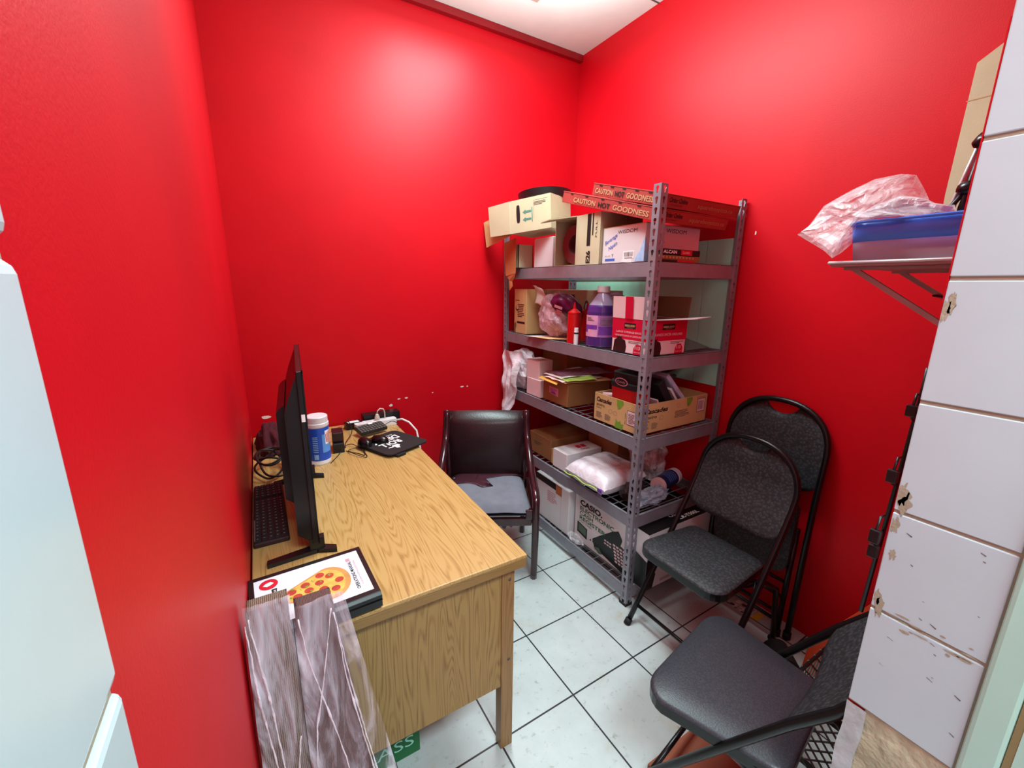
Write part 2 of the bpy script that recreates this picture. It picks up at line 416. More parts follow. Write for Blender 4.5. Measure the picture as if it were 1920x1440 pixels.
# tiled left jamb, bullnose edge; joints sit at the heights seen in the photo
b = MB()
zs = [(0, .05), (.055, .245), (.25, .45), (.455, .655), (.66, .86), (.865, 1.06), (1.066, 1.262), (1.267, 1.458), (1.464, 1.66), (1.665, 1.86), (1.865, 2.06), (2.065, 2.26)]
for z0, z1 in zs:
    for y0, y1 in ((.085, .236), (-.07, .081), (-.225, -.074)):
        b.box((XL, y0, z0), (-.0745, y1, z1))
struct('wall_tiles_left', b, 'tile', bevel=.006, seg=3)
struct('wall_grout_left', MB().box((XL, -.225, 0), (-.078, .232, 2.25)), 'grout')
# tiled right jamb
b = MB(); jz = [.70, .905, 1.092, 1.281, 1.469, 1.655, 1.85, 2.04]
for z0, z1 in zip(jz[:-1], jz[1:]):
    b.box((.88, .078, z0 + .003), (.888, .2185, z1 - .003))
wtr = struct('wall_tiles_right', b, 'tile', bevel=.0015)
struct('wall_grout_right', MB().box((.8825, .0745, .70), (.888, .218, 2.14)), 'grout')
b = MB().grid(lambda u, v: (.884 + .004 * noise.noise(V((u * 5, v * 14, 3))), .078 + .115 * u, .70 * v), 8, 40, m=0); struct('wall_plaster_right', b, 'plaster')
b = MB().grid(lambda u, v: (.881 + .003 * noise.noise(V((u * 4, v * 20, 9))), .19 + .03 * u + .006 * noise.noise(V((1, v * 9, 2))), .697 * v), 3, 40); struct('trim_3', b, 'wornplaster')
b = MB().box((.872, .035, 0), (.9, .075, 2.15)); struct('trim_4', b, 'mintpaint', bevel=.006)
b = MB().box((.8745, .027, 0), (.9, .035, 2.15)); struct('trim_5', b, 'caulk')
b = MB().box((.874, -.3, 0), (.9, .027, 2.15)); struct('trim_6', b, 'mintpaint')
# chips and scars of the tiled jamb and the walls
fr = Face((.88, .218, 0), (0, -1, 0), (0, 0, 1)); b = MB(); rnd = random.Random(4)
for z0, z1 in ((.905, 1.0), (1.0, 1.09), (1.1, 1.13), (1.405, 1.44)):
    for q in range(2):
        zc = rnd.uniform(z0, z1); w, hh = rnd.uniform(.004, .009), rnd.uniform(.008, .02); a0 = rnd.uniform(.004, .012)
        fr.poly(b, [(max(.0005, a0 + w * math.cos(t) * (1 + .9 * noise.noise(V((math.cos(t) * 2.5, math.sin(t) * 2.5, q + zc * 50))))), zc + hh * math.sin(t) * (1 + .9 * noise.noise(V((math.cos(t) * 2.5, math.sin(t) * 2.5, 9 + q + zc * 50))))) for t in [2 * PI * k / 28 for k in range(28)]], 0, .0004)
for q in range(16):
    a0, zc = rnd.uniform(.02, .13), rnd.choice((.9, .897, .912)) + rnd.uniform(-.012, .012)
    w, hh = rnd.uniform(.003, .012), rnd.uniform(.001, .003)
    fr.poly(b, [(a0 + w * math.cos(t), zc + hh * math.sin(t) * rnd.uniform(.6, 1)) for t in [2 * PI * k / 8 for k in range(8)]], 0, .0004)
obj('worn_glaze', b, 'grout', wtr)
b = MB()
for q in range(16):
    a0, zc = rnd.uniform(.02, .13), rnd.uniform(.72, 1.08); w = rnd.uniform(.002, .008)
    fr.poly(b, [(a0, zc), (a0 + w, zc - w * rnd.uniform(.1, .7)), (a0 + w * 1.1, zc - w * .5 + .0012), (a0, zc + .001)], 0, .0005)
obj('scuff_mark', b, 'greyprint', wtr)
for i, (px, py, w, hh) in enumerate(((499, 782, .022, .009), (733, 760, .011, .009), (748, 748, .009, .004), (762, 746, .010, .005), (716, 766, .006, .003), (866, 725, .013, .005), (876, 724, .006, .004), (811, 736, .005, .004))):
    c = at(px, py, 'y', YB); rnd = random.Random(i)
    b = MB(); n = 12; pts = [(w * math.cos(2 * PI * k / n) * rnd.uniform(.7, 1.1), hh * math.sin(2 * PI * k / n) * rnd.uniform(.6, 1.1)) for k in range(n)]
    Face((c.x, YB, c.z), (1, 0, 0), (0, 0, 1)).poly(b, pts, 0, .0006); obj('paint_chip', b, 'chip', wb)
b = MB()
for px, py, s in ((1417, 437, .006), (1360, 565, .007)):
    c = at(px, py, 'x', XR); Face((XR, c.y, c.z), (0, -1, 0), (0, 0, 1)).poly(b, [(-s * .4, -s * 1.2), (s * .4, -s), (s * .5, s), (-s * .4, s * 1.3)], 0, .0006)
obj('paint_chip', b, 'chip', wr)
t = thing('ceiling_vent', 'pinkish brown slatted grille on the white ceiling at the top edge of the photo', 'vent', (1.29, 2.03, H - .006))
obj('vent_frame', MB().box((-.07, -.12, 0), (.07, .04, .006)), 'ventpink', t, bevel=.002)
for k in range(4): obj('slat', MB().box((-.06, -.1 + k * .034, -.004), (.06, -.085 + k * .034, .0)), 'ventpink', t)

# ------------------------------------------------------------------ desk
DZ = .7014
t = thing('desk', 'oak veneer desk standing against the left red wall', 'desk', (.25, 1.6, 0))
b = MB().box((-.086, .887, DZ - .012), (.592, 2.345, DZ)); obj('desktop', b, 'oak_top', t, True, bevel=.003)
b = MB()
b.box((-.084, .889, DZ - .04), (.59, .905, DZ - .012)); b.box((.572, .905, DZ - .04), (.59, 2.343, DZ - .012)); b.box((-.084, .905, DZ - .04), (-.066, 2.343, DZ - .012)); b.box((-.066, 2.325, DZ - .04), (.572, 2.343, DZ - .012))
obj('edge_apron', b, 'oak_edge', t, True, bevel=.002)
e = obj('end_panel', MB().box((-.06, .915, .245), (.522, .93, DZ - .04)), 'oak_panel', t, True)
obj('end_panel', MB().box((-.06, 2.31, .245), (.522, 2.323, DZ - .04)), 'oak_panel', t, True)
obj('modesty_panel', MB().box((-.075, .93, .245), (-.062, 2.31, DZ - .04)), 'oak_panel', t, True)
for x0 in (-.08, .522):
    for y0 in (.91, 2.285):
        lg = obj('leg', MB().box((x0, y0, 0), (x0 + .042, y0 + .036, DZ - .04)), 'oak_leg', t, True, bevel=.002)
        if x0 > 0 and y0 < 1:
            for z0 in (.62, .34): obj('screw', MB().cyl((x0 + .025, y0 - .001, z0), (x0 + .025, y0 + .003, z0), .005, 10), 'greyprint', lg, True)

# operations binder on the near end of the desk
bx = thing('ring_binder', 'thick black binder with a pizza slice on its cover, on the desk', 'binder', (.045, .985, DZ), (0, 0, .045))
W, D, HH = .262, .205, .046
body = MB(); body.box((-W / 2, -D / 2, .003), (W / 2, D / 2, .006)); body.box((-W / 2, -D / 2, HH - .003), (W / 2, D / 2, HH))
body.prism([(-D / 2 - .008, .010), (-D / 2 - .008, HH - .007), (-D / 2, HH), (-D / 2 + .004, HH), (-D / 2 + .004, .003), (-D / 2, .003)], -W / 2, W / 2, T=Matrix(((0, 0, 1, 0), (1, 0, 0, 0), (0, 1, 0, 0), (0, 0, 0, 1))))
obj('cover', body, 'black', bx, bevel=.0015)
obj('pages', MB().box((-W / 2 + .006, -D / 2 + .01, .006), (W / 2 - .008, D / 2 - .012, HH - .003)), 'paper', bx)
obj('spine_groove', MB().tube([(-W / 2, -D / 2 - .009, HH * .62), (W / 2, -D / 2 - .009, HH * .62)], .0016, 6), 'blackgloss', bx)
fc = Face((W / 2 - .012, -D / 2 + .014, HH), (0, 1, 0), (-1, 0, 0))    # the page reads from the right hand side
pw, ph = D - .03, W - .024
p = MB(); fc.rect(p, 0, 0, pw, ph, 0, .0005); page = obj('cover_page', p, 'pagewhite', bx)
# the slice: crust towards the right end of the desk, point to the left
sc = []
A0, A1 = V((.045, .205)), None
apex = V((.075, .222)); c0 = V((.078, .085)); rc = .062
tan0 = [(apex.x, apex.y)]
arc = [(c0.x + rc * math.cos(t), c0.y + rc * .78 * math.sin(t)) for t in [math.radians(200 + 140 * k / 18) if False else math.radians(172 + 196 * k / 18) for k in range(19)]]
p = MB(); fc.poly(p, tan0 + arc, 0, .0009); obj('crust_print', p, 'crust', page)
arc2 = [(c0.x + (rc - .009) * math.cos(t), c0.y + .003 + (rc - .012) * .78 * math.sin(t)) for t in [math.radians(172 + 196 * k / 18) for k in range(19)]]
p = MB(); fc.poly(p, [(apex.x, apex.y - .004)] + arc2, 0, .0011); obj('cheese_print', p, 'pizzacheese', page)
p = MB()
for a, q in ((.05, .075), (.078, .062), (.105, .08), (.062, .1), (.09, .105), (.118, .10), (.075, .13), (.098, .135), (.066, .155), (.088, .165), (.078, .19), (.045, .098)): fc.disc(p, a, q, .0102, .0102, 0, .0013, 14)
obj('pepperoni_print', p, 'pepperoni', page)
p = MB(); rnd = random.Random(3)
for k in range(16):
    a, q = rnd.uniform(.05, .11), rnd.uniform(.07, .17); fc.poly(p, [(a, q), (a + .009, q + rnd.uniform(-.006, .006)), (a + .008, q + .004)], 0, .0014)
obj('pepper_print', p, 'leaf', page)
p = MB(); fc.text(p, 'OPERATIONS MANUAL', .02, .024, .115, .0085, bold=.02); obj('lettering', p, 'blackprint', page)
p = MB(); fc.text(p, 'squareboypizza', .03, .014, .105, .006); fc.rect(p, .137, .024, .15, .034); obj('lettering', p, 'pink', page)
p = MB(); fc.disc(p, .148, .208, .02, .02, 0, .0009); obj('logo', p, 'redprint', page)
p = MB(); fc.poly(p, [(.140, .212), (.146, .220), (.153, .214), (.156, .203), (.148, .197), (.143, .203)], 0, .0012); obj('logo_mark', p, 'whiteprint', page)
p = MB(); fc.poly(p, [(.085, .196), (.125, .192), (.125, .204), (.09, .202)], 0, .0009); obj('name_bar', p, 'blackprint', page)
p = MB(); fc.text(p, 'PIZZERIA', .09, .195, .03, .005, off=.0012); obj('lettering', p, 'whiteprint', page)

# monitor, edge on, with its stand feet
ang = math.atan2(1.18, .074)
t = thing('computer_monitor', 'black flat monitor seen edge on near the left wall', 'monitor', (.092, 1.455, DZ), (0, 0, ang - PI / 2))
L0, L1, Z0, Z1 = -.275, .275, .035, .53      # local y, z; the screen looks to +x
obj('panel', MB().box((-.009, L0, Z0), (.004, L1, Z1)), 'black', t, bevel=.002)
obj('bezel', MB().box((.004, L0, Z0), (.0075, L1, Z0 + .02)).box((.004, L0, Z1 - .012), (.0075, L1, Z1)).box((.004, L0, Z0), (.0075, L0 + .012, Z1)).box((.004, L1 - .012, Z0), (.0075, L1, Z1)), 'blackgloss', t)
obj('screen', MB().box((.003, L0 + .012, Z0 + .02), (.0055, L1 - .012, Z1 - .012)), 'screen', t)
prof = [(-.009, Z0), (-.045, Z0 + .03), (-.045, Z1 - .115), (-.033, Z1 - .075), (-.009, Z1 - .012)]
TY = Matrix(((1, 0, 0, 0), (0, 0, 1, 0), (0, 1, 0, 0), (0, 0, 0, 1)))
obj('back_shell', MB().prism(prof, L0 + .012, L1 - .012, T=TY), 'black', t, bevel=.004)
obj('connector_hump', MB().prism([(-.045, Z0 + .09), (-.068, Z0 + .11), (-.068, Z1 - .13), (-.060, Z1 - .118), (-.045, Z1 - .108)], L0 + .09, L1 - .09, T=TY), 'black', t, bevel=.004)
p = MB()
for k in range(9): p.box((-.0685, L0 + .12 + k * .035, Z1 - .19), (-.0675, L0 + .135 + k * .035, Z1 - .14))
obj('vent_slot', p, 'blackgloss', t)
obj('sticker', MB().box((-.006, L0 - .0012, Z1 - .135), (.003, L0, Z1 - .115)), 'whiteprint', t)
for y0 in (L0 + .02, L1 + .0):
    ft = MB()
    for sx in (-1, 1): L_f = .125 if sx < 0 else .05; ft.prism([(0, y0 - .012), (sx * L_f, y0 - .03), (sx * L_f, y0 - .008), (0, y0 + .02)][::sx], 0, .012)
    ft.prism([(-.02, y0 - .01), (.02, y0 - .01), (.02, y0 + .015), (-.02, y0 + .015)], .01, Z0 + .01)
    obj('foot', ft, 'black', t, bevel=.003)

# keyboard between monitor and wall
t = thing('keyboard', 'black full-size keyboard lying between the monitor and the left wall', 'keyboard', (-.034, 1.50, DZ))
obj('case', MB().box((-.048, -.205, 0), (.046, .205, .016)), 'maroonblack', t, bevel=.004)
k = MB()
for r in range(5):
    for c in range(19):
        if c in (13,): continue
        k.box((-.042 + r * .0172, -.198 + c * .0208, .016), (-.042 + r * .0172 + .0145, -.198 + c * .0208 + .0175, .022))
obj('key_field', k, 'blackmat', t)
k = MB(); fk = Face((.046, -.205, .0223), (0, 1, 0), (-1, 0, 0)); rnd = random.Random(2)
for r in range(5):
    for c in range(19):
        if c != 13: fk.rect(k, .013 + c * .0208, .075 - r * .0172 + .005, .013 + c * .0208 + .003, .075 - r * .0172 + .0095, 0, .0003)
obj('key_legend', k, 'wire', t)
obj('badge', MB().box((-.045, -.19, .016), (-.041, -.06, .0166)), 'wire', t)
# maroon cloth in the corner
g = MB().blob((-.012, 2.17, DZ), (.055, .135, .098), .35, 3.2, 5, 40, DZ + .001, sm=True); o = obj('crumpled_cloth', g, 'darkcloth'); tag(o, 'crumpled maroon cloth heaped on the desk behind the monitor', 'cloth')
# coil of cable
pts = []
for i in range(150):
    a = i * .21; rr = .06 + .012 * math.sin(i * .37); pts.append((-.012 + rr * .9 * math.cos(a), 1.845 + rr * 1.5 * math.sin(a), DZ + .012 + .075 * abs(math.sin(i * .057)) + .008 * math.sin(a * 2.3)))
o = obj('power_cable', MB().tube(pts, .0042, 6), 'cable'); tag(o, 'loosely coiled thick black cable on the desk beside the maroon cloth', 'cable')

# canister of wipes
def canister_parts(t, zb, r, h, mats):
    obj('tub', MB().lathe([(0, 0), (r * .94, 0), (r, .006), (r, h * .1)], 32), mats[0], t)
    obj('label', MB().lathe([(r * 1.002, h * .1), (r * 1.002, h * .78)], 32), mats[1], t)
    obj('lid', MB().lathe([(r * .985, h * .78), (r * .985, h * .80), (r * 1.03, h * .80), (r * 1.03, h * .86), (r * .97, h * .87), (r * .97, h * .985), (r * .9, h), (0, h)], 32), mats[2], t)
t = thing('wipes_canister', 'blue canister with a white lid standing on the desk beside the monitor', 'canister', (.165, 1.87, DZ))
canister_parts(t, 0, .044, .21, ('whiteplastic', 'bluebottle', 'cap'))
def wrap(mb, r, a0, a1, z0, z1, m=0, n=10): return mb.grid(lambda u, v: (r * math.cos(a0 + (a1 - a0) * u), r * math.sin(a0 + (a1 - a0) * u), z0 + (z1 - z0) * v), n, 1, m)
p = MB(); wrap(p, .0446, -1.35, -.35, .055, .135); obj('label_panel', p, 'sky', t)
p = MB(); wrap(p, .0448, -1.05, -.3, .09, .15); obj('logo', p, 'whiteprint', t)
p = MB()
for k in range(5): wrap(p, .0452, -1.0 + k * .13, -.93 + k * .13, .1 - .004 * k, .135 + .004 * k, 0, 2)
obj('logo_stripe', p, 'redprint', t)
p = MB()
for k in range(9): wrap(p, .0447, -2.2, -1.75, .06 + k * .008, .063 + k * .008, 0, 4)
for k in range(5): wrap(p, .0447, -2.15 + k * .08, -2.1 + k * .08, .028, .05, 0, 2)
obj('lettering', p, 'lightblue', t)

# set top box and power adapters
t = thing('adapter_box', 'upright maroon black box on the desk right of the canister', 'electronics', (.252, 1.985, DZ), (0, 0, -.1))
obj('case', MB().box((-.02, -.05, 0), (.028, .05, .045)), 'black', t, bevel=.003); obj('case_top', MB().box((-.02, -.03, .046), (.028, .05, .09)), 'maroonblack', t, bevel=.003)
t = thing('mouse_mat', 'black mouse mat with white lettering overhanging the desk edge', 'mouse mat', (.487, 1.915, DZ + .012), (0, 0, -1.15 + PI / 2))
MR = -1.15 + PI / 2
obj('mat', MB().prism(rrect(.235, .255, .03), 0, .006), 'blackmat', t, bevel=.001)
fm = Face((.115, .13, .006), (-1, 0, 0), (0, -1, 0))
p = MB(); fm.text(p, 'ROLL', .075, .118, .115, .046, bold=.03, shear=.12, off=.0006); fm.text(p, 'DERBY', .045, .062, .150, .046, bold=.03, shear=.12, off=.0006); fm.rect(p, .05, .046, .15, .050)
fm.poly(p, [(.12, .172), (.15, .170), (.158, .182), (.15, .192), (.152, .208), (.138, .216), (.132, .2), (.118, .190)])
fm.poly(p, [(.156, .184), (.178, .180), (.18, .187), (.157, .192)])
obj('lettering', p, 'whiteprint', t)
obj('buckle', MB().prism(rrect(.05, .03, .006), -.0115, -.001, T=Matrix.Translation((-.06, -.125, 0))), 'blackmat', t)
t = thing('document_case', 'flat black case lying under the mouse mat', 'case', (.475, 1.93, DZ + .0005), (0, 0, MR)); obj('case', MB().prism(rrect(.22, .20, .02), 0, .0095), 'blackmat', t)
for i, (px, py, lb) in enumerate(((684, 830, 'left'), (712, 825, 'right'))):
    c = at(px, py, 'z', DZ + .028)
    t = thing('computer_mouse', 'glossy black mouse on the mat, the %s one of the pair' % lb, 'mouse', (c.x, c.y, DZ + .0185), (0, 0, .3 + .5 * i), 'computer mice')
    obj('shell', MB().grid(lambda u, v: ((.028 * math.cos(2 * PI * u) * math.sin(PI * v / 2)), .046 * math.sin(2 * PI * u) * math.sin(PI * v / 2), .034 * math.cos(PI * v / 2) ** .7), 24, 8), 'blackgloss', t)
    obj('wheel', MB().cyl((-.003, .026, .026), (.003, .026, .026), .006, 12), 'blackmat', t)
t = thing('numeric_keypad', 'small black keypad lying against the white power strip', 'keypad', (.437, 2.13, DZ + .0235), (.25, 0, .30))
obj('case', MB().prism(rrect(.15, .075, .008), 0, .012), 'black', t, bevel=.002)
k = MB()
for r in range(4):
    for c in range(9): k.box((-.07 + c * .0156, -.032 + r * .0165, .012), (-.07 + c * .0156 + .012, -.032 + r * .0165 + .012, .016))
obj('key_field', k, 'greyprint', t); obj('badge', MB().box((.0, .024, .0162), (.022, .033, .0168)), 'whiteprint', t)
c0, c1 = at(666, 806, 'z', DZ + .02), at(752, 795, 'z', DZ + .02)
t = thing('power_strip', 'white power strip at the far end of the desk', 'power strip', (.485, 2.235, DZ + .0006), (0, 0, .06))
obj('body', MB().prism(rrect(.22, .05, .012), 0, .032), 'whiteplastic', t, bevel=.003)
for k in range(4): obj('socket', MB().prism(rrect(.03, .03, .006), .0318, .0326, T=Matrix.Translation((-.075 + k * .04, 0, 0))), 'cap', t)
obj('cord', MB().tube([(.109, 0, .016), (.14, -.02, .022), (.165, -.06, .01), (.19, -.10, -.03), (.195, -.13, -.12), (.19, -.15, -.3)], .0055, 8), 'whitecable', t)
t = thing('power_plug', 'beige plug with a looped cord standing in the power strip', 'plug', (.495, 2.238, DZ + .0335))
obj('body', MB().lathe([(0, 0), (.013, 0), (.014, .012), (.009, .03), (.005, .034), (0, .036)], 14), 'beige', t)
obj('cord', MB().tube([(0, 0, .034), (.004, 0, .05), (.018, 0, .062), (.036, 0, .056), (.042, .004, .035), (.044, .012, .01), (.046, .03, -.02)], .0035, 7), 'beige', t)
t = thing('power_adapter', 'black power adapter with a white sticker left of the power strip', 'adapter', (.375, 2.265, DZ), (0, 0, .15))
obj('case', MB().prism(rrect(.085, .05, .006), 0, .035), 'black', t, bevel=.002); obj('sticker', MB().box((-.03, -.018, .0352), (.028, .012, .0358)), 'whiteprint', t)
o = obj('flat_box', MB().prism(rrect(.2, .06, .006), DZ + .0005, DZ + .055, T=Matrix.Translation((.53, 2.305, 0))), 'black', bevel=.003); tag(o, 'long black box behind the white power strip', 'box')
t = thing('network_switch', 'small white box under the keypad on the desk', 'electronics', (.43, 2.14, DZ + .0005), (0, 0, .25)); obj('case', MB().prism(rrect(.12, .05, .006), 0, .02), 'whiteplastic', t)
rnd = random.Random(11)
def scrawl(name, label, pts, r, mt):
    P = [V(p) for p in pts]; out = []
    for i in range(len(P) - 1):
        a, bq, cq, d = P[max(i - 1, 0)], P[i], P[i + 1], P[min(i + 2, len(P) - 1)]
        for k in range(8):
            u = k / 8; out.append(.5 * ((2 * bq) + (cq - a) * u + (2 * a - 5 * bq + 4 * cq - d) * u * u + (3 * bq - a - 3 * cq + d) * u ** 3))
    out.append(P[-1]); o = obj(name, MB().tube(out, r, 6), mt); tag(o, label, 'cable'); return o
Z = DZ + .003
scrawl('tangled_cable', 'thin black cable looping on the desk between canister and mouse mat', [(.28, 1.94, Z), (.325, 1.88, Z), (.345, 1.85, Z), (.35, 1.93, Z + .008), (.29, 1.93, Z + .004), (.31, 1.86, Z + .006), (.345, 1.82, Z), (.35, 1.87, Z), (.325, 1.97, Z + .01), (.30, 2.0, Z + .006), (.27, 1.95, Z + .012), (.24, 1.90, Z), (.20, 1.83, Z)], .0018, 'cable')
scrawl('usb_cable', 'black cable running from the adapter box up to the power adapter', [(.285, 1.985, Z), (.30, 2.05, Z + .002), (.34, 2.12, Z + .02), (.35, 2.18, Z + .04), (.345, 2.24, Z + .05), (.36, 2.27, Z + .055)], .002, 'cable')
scrawl('keypad_cable', 'black cable arching right from the keypad to the mat', [(.51, 2.16, Z + .02), (.55, 2.165, Z + .035), (.575, 2.14, Z + .03), (.575, 2.10, Z + .016)], .0018, 'cable')
scrawl('red_cable', 'thin red cable at the back of the desk by the canister', [(.23, 2.06, Z + .06), (.27, 2.12, Z + .055), (.32, 2.2, Z + .04), (.33, 2.27, Z + .01)], .002, 'redcable')

# green box under the desk
t, F = carton('storage_box', 'dark green box with pale lettering on the floor under the desk', 'box', -.02, .30, 1.04, 1.30, 0, .11, 'green')
p = MB(); F['f'].text(p, 'GLASS', .10, .04, .2, .04); obj('lettering', p, 'mint', t)

# two film wrapped brown panels leaning on the end of the desk
for i, (x0, w, dx, lb) in enumerate(((-.079, .07, .0, 'film-wrapped brown panel leaning on the desk end, the one by the red wall'), (.0, .068, .085, 'film-wrapped brown panel leaning on the desk end, the one away from the wall'))):
    t = thing('wrapped_board', lb, 'panel', (x0 + w / 2, .715, 0), (math.radians(-9.2), 0, 0), 'wrapped panels')
    hh, th = .865 - .025 * i, .045
    sh = Matrix.Identity(4)
    fn = lambda z: -dx * (1 - z / hh)
    b = MB(); poly = [(-w / 2 - 0 * dx, 0), (w / 2 + dx, 0), (w / 2, hh), (-w / 2, hh)]
    TXZ = Matrix(((1, 0, 0, 0), (0, 0, 1, -th), (0, 1, 0, 0), (0, 0, 0, 1)))
    b.prism(poly, 0, th, T=TXZ); obj('board', b, 'wrapmaroon' if i else 'wrapbrown', t, bevel=.008, seg=3)
    def fw(u, v, i=i, w=w, hh=hh, dx=dx, th=th):
        z = hh * (1 - v) + .012 * (1 - v)
        x0_, x1_ = -w / 2 - (.003 if i == 0 else .004), w / 2 + dx * v + (.004 if i == 0 else .02 + .05 * v)
        x = x0_ + (x1_ - x0_) * u
        q = noise.noise(V((x * 26 + i * 9, z * 5, i * 4))); q2 = abs(noise.noise(V((x * 60 + z * 9, z * 7, 7 + i))))
        edge = 4 * u * (1 - u)
        return (x, -th - .005 - .012 * max(0, q) - .010 * q2, z)
    obj('stretch_film', MB().grid(fw, 40, 110), 'film', t)
    # twisted strands of film
    rnd = random.Random(i + 2)
    st = MB()
    lines = [[(-.03, .86), (-.012, .70), (.0, .52), (.012, .38), (.02, .2)], [(-.035, .85), (-.028, .7), (-.012, .55), (.004, .44), (.006, .3)], [(.03, .60), (.014, .50), (.0, .42), (-.004, .2)]] if i == 0 else \
            [[(-.03, .83), (-.02, .74), (-.004, .66), (.018, .55), (.04, .42), (.06, .25)], [(.028, .83), (.015, .76), (-.003, .67), (-.02, .60), (-.028, .5)], [(.035, .79), (.042, .68), (.062, .54), (.085, .40), (.12, .2)], [(.032, .82), (.05, .66), (.07, .52), (.09, .40)]]
    for ln in lines:
        P = []
        for k in range(len(ln) - 1):
            for q in range(10):
                u = q / 10; x = ln[k][0] * (1 - u) + ln[k + 1][0] * u; z = ln[k][1] * (1 - u) + ln[k + 1][1] * u
                P.append((x + .0015 * noise.noise(V((z * 40, k, i))), -th - .020 + .003 * noise.noise(V((z * 60, 1, k))), z))
        st.tube(P, [.0010 + .0032 * abs(noise.noise(V((p_[2] * 25, 5, i)))) for p_ in P], 6, flat=.5)
    obj('twisted_film_strand', st, 'foldfilm', t)

# ------------------------------------------------------------------ steel shelving unit
X0, X1, Y0, Y1 = 1.328, 1.866, 1.158, 2.318
S = [1.5514, 1.1714, .8222, .4597, .097]
t = thing('shelving_unit', 'tall grey steel shelving unit with five loaded shelves in the back corner', 'shelving', ((X0 + X1) / 2, (Y0 + Y1) / 2, 0))
PH, PITCH, FLW = 1.83, .0381, .036
def flange(mb, o, d, nrm):
    """a flange of an angle post with its keyhole slots punched through"""
    d = V(d); o = V(o); n = int(PH / PITCH)
    hole = []
    for k in range(12):
        a = 2 * PI * k / 12
        hole.append((.0074 * math.cos(a), .0052 + .0074 * math.sin(a)))
    hole[7] = (-.0050, -.0006); hole[8] = (-.0031, -.0128); hole[9] = (0, -.0136); hole[10] = (.0031, -.0128); hole[11] = (.0050, -.0006)
    out = []
    hw, hh = FLW / 2, PITCH / 2
    for k in range(12):
        a = 2 * PI * k / 12; c, s_ = math.cos(a), math.sin(a); f = min(hw / max(abs(c), 1e-6), hh / max(abs(s_), 1e-6)); out.append((c * f, s_ * f))
    for j in range(n):
        zc = (j + .5) * PITCH
        P = [o + d * (hw + x) + V((0, 0, zc + z)) for x, z in out] + [o + d * (hw + x) + V((0, 0, zc + z)) for x, z in hole]
        mb.add(P, [(k, (k + 1) % 12, 12 + (k + 1) % 12, 12 + k) for k in range(12)])
        cor = [o + d * (hw + sx * hw) + V((0, 0, zc + sz * hh)) for sx, sz in ((1, 1), (-1, 1), (-1, -1), (1, -1))]
        # corner triangles the 12-gon leaves open
        for (q, i0) in ((0, 1), (1, 4), (2, 7), (3, 10)):
            mb.add([cor[q], P[i0], P[i0 + 1]], [(0, 1, 2)])
for px_, sx in ((X0 - .002, 1), (X1 + .002, -1)):
    for py_, sy in ((Y0 - .002, 1), (Y1 + .002, -1)):
        b = MB(); flange(b, (px_, py_, 0), (sx, 0, 0), 0); flange(b, (px_, py_, 0), (0, sy, 0), 0)
        po = obj('post', b, 'steel', t, True, solid=.0016)
        obj('foot', MB().box((min(px_, px_ + sx * .04) - .001, min(py_, py_ + sy * .04) - .001, 0), (max(px_, px_ + sx * .04) + .001, max(py_, py_ + sy * .04) + .001, .016)), 'blackmat', po, True)
BH = .058
for z in S:
    for (a, c) in (((X0, Y0 + .002, z - BH), (X0 + .0022, Y1 - .002, z)), ((X1 - .0022, Y0 + .002, z - BH), (X1, Y1 - .002, z)), ((X0 + .0022, Y0, z - BH), (X1 - .0022, Y0 + .0022, z)), ((X0 + .0022, Y1 - .0022, z - BH), (X1 - .0022, Y1, z))):
        b = MB().box(a, c)
        dx, dy = c[0] - a[0], c[1] - a[1]
        if dx < dy:   # a folded lip along the top edge
            q = 1 if a[0] < 1.5 else -1; xa = a[0] if q > 0 else c[0]
            b.box((min(xa, xa + q * .012), a[1], z - .002), (max(xa, xa + q * .012), c[1], z - .0001))
        else:
            q = 1 if a[1] < 1.5 else -1; ya = a[1] if q > 0 else c[1]
            b.box((a[0], min(ya, ya + q * .012), z - .002), (c[0], max(ya, ya + q * .012), z - .0001))
        obj('beam', b, 'steel', t, True)
    b = MB()
    n = 21
    for k in range(n): y = Y0 + .03 + (Y1 - Y0 - .06) * k / (n - 1); b.box((X0 + .004, y - .0016, z - .006), (X1 - .004, y + .0016, z - .0028))
    for k in range(4): x = X0 + .06 + (X1 - X0 - .12) * k / 3; b.box((x - .002, Y0 + .004, z - .0095), (x + .002, Y1 - .004, z - .006))
    obj('wire_deck', b, 'wire', t, True)
E1 = .0006
# mint board behind the shelves, on the right wall
t = thing('wall_mounted_board', 'mint green panel with one vertical seam on the wall behind the shelving', 'panel', (1.8745, 1.75, .99))
obj('board', MB().box((-.0045, -.425, 0), (.006, .55, .683)), 'mint', t); obj('board', MB().box((-.0045, -.553, 0), (.006, -.4275, .683)), 'mint', t)

# ---- top shelf
z = S[0] + E1
t, F = carton('napkin_carton', 'white napkin carton with blue script on the top shelf', 'carton', 1.362, 1.70, 1.247, 1.492, z, .152, 'white')
for fk, a0, sc in (('l', .03, 1), ('f', .05, 1.15)):
    p = MB(); F[fk].text(p, 'WISDOM', a0 + .06 * sc, .122, .11 * sc, .014 * sc, bold=.0); obj('lettering', p, 'blackprint', t)
    p = MB(); F[fk].text(p, 'Beverage', a0 - .01, .075, .08, .021, shear=.35, rot=.42, bold=.008); F[fk].text(p, 'Napkin', a0 + .012, .052, .058, .02, shear=.35, rot=.42, bold=.008); F[fk].rect(p, a0 - .01, .012, a0 + .05, .022); obj('lettering', p, 'blueprint', t)
    p = MB(); F[fk].text(p, '10" x 10"', a0 - .01, .03, .03, .006); F[fk].text(p, 'T', a0 + .03, .028, .012, .012); obj('lettering', p, 'greyprint', t)
p = MB(); F['l'].rect(p, .128, .018, .19, .05); F['l'].poly(p, [(.115, .006), (.18, .0), (.18, .018), (.128, .018)]); obj('shipping_label', p, 'whiteprint', t)
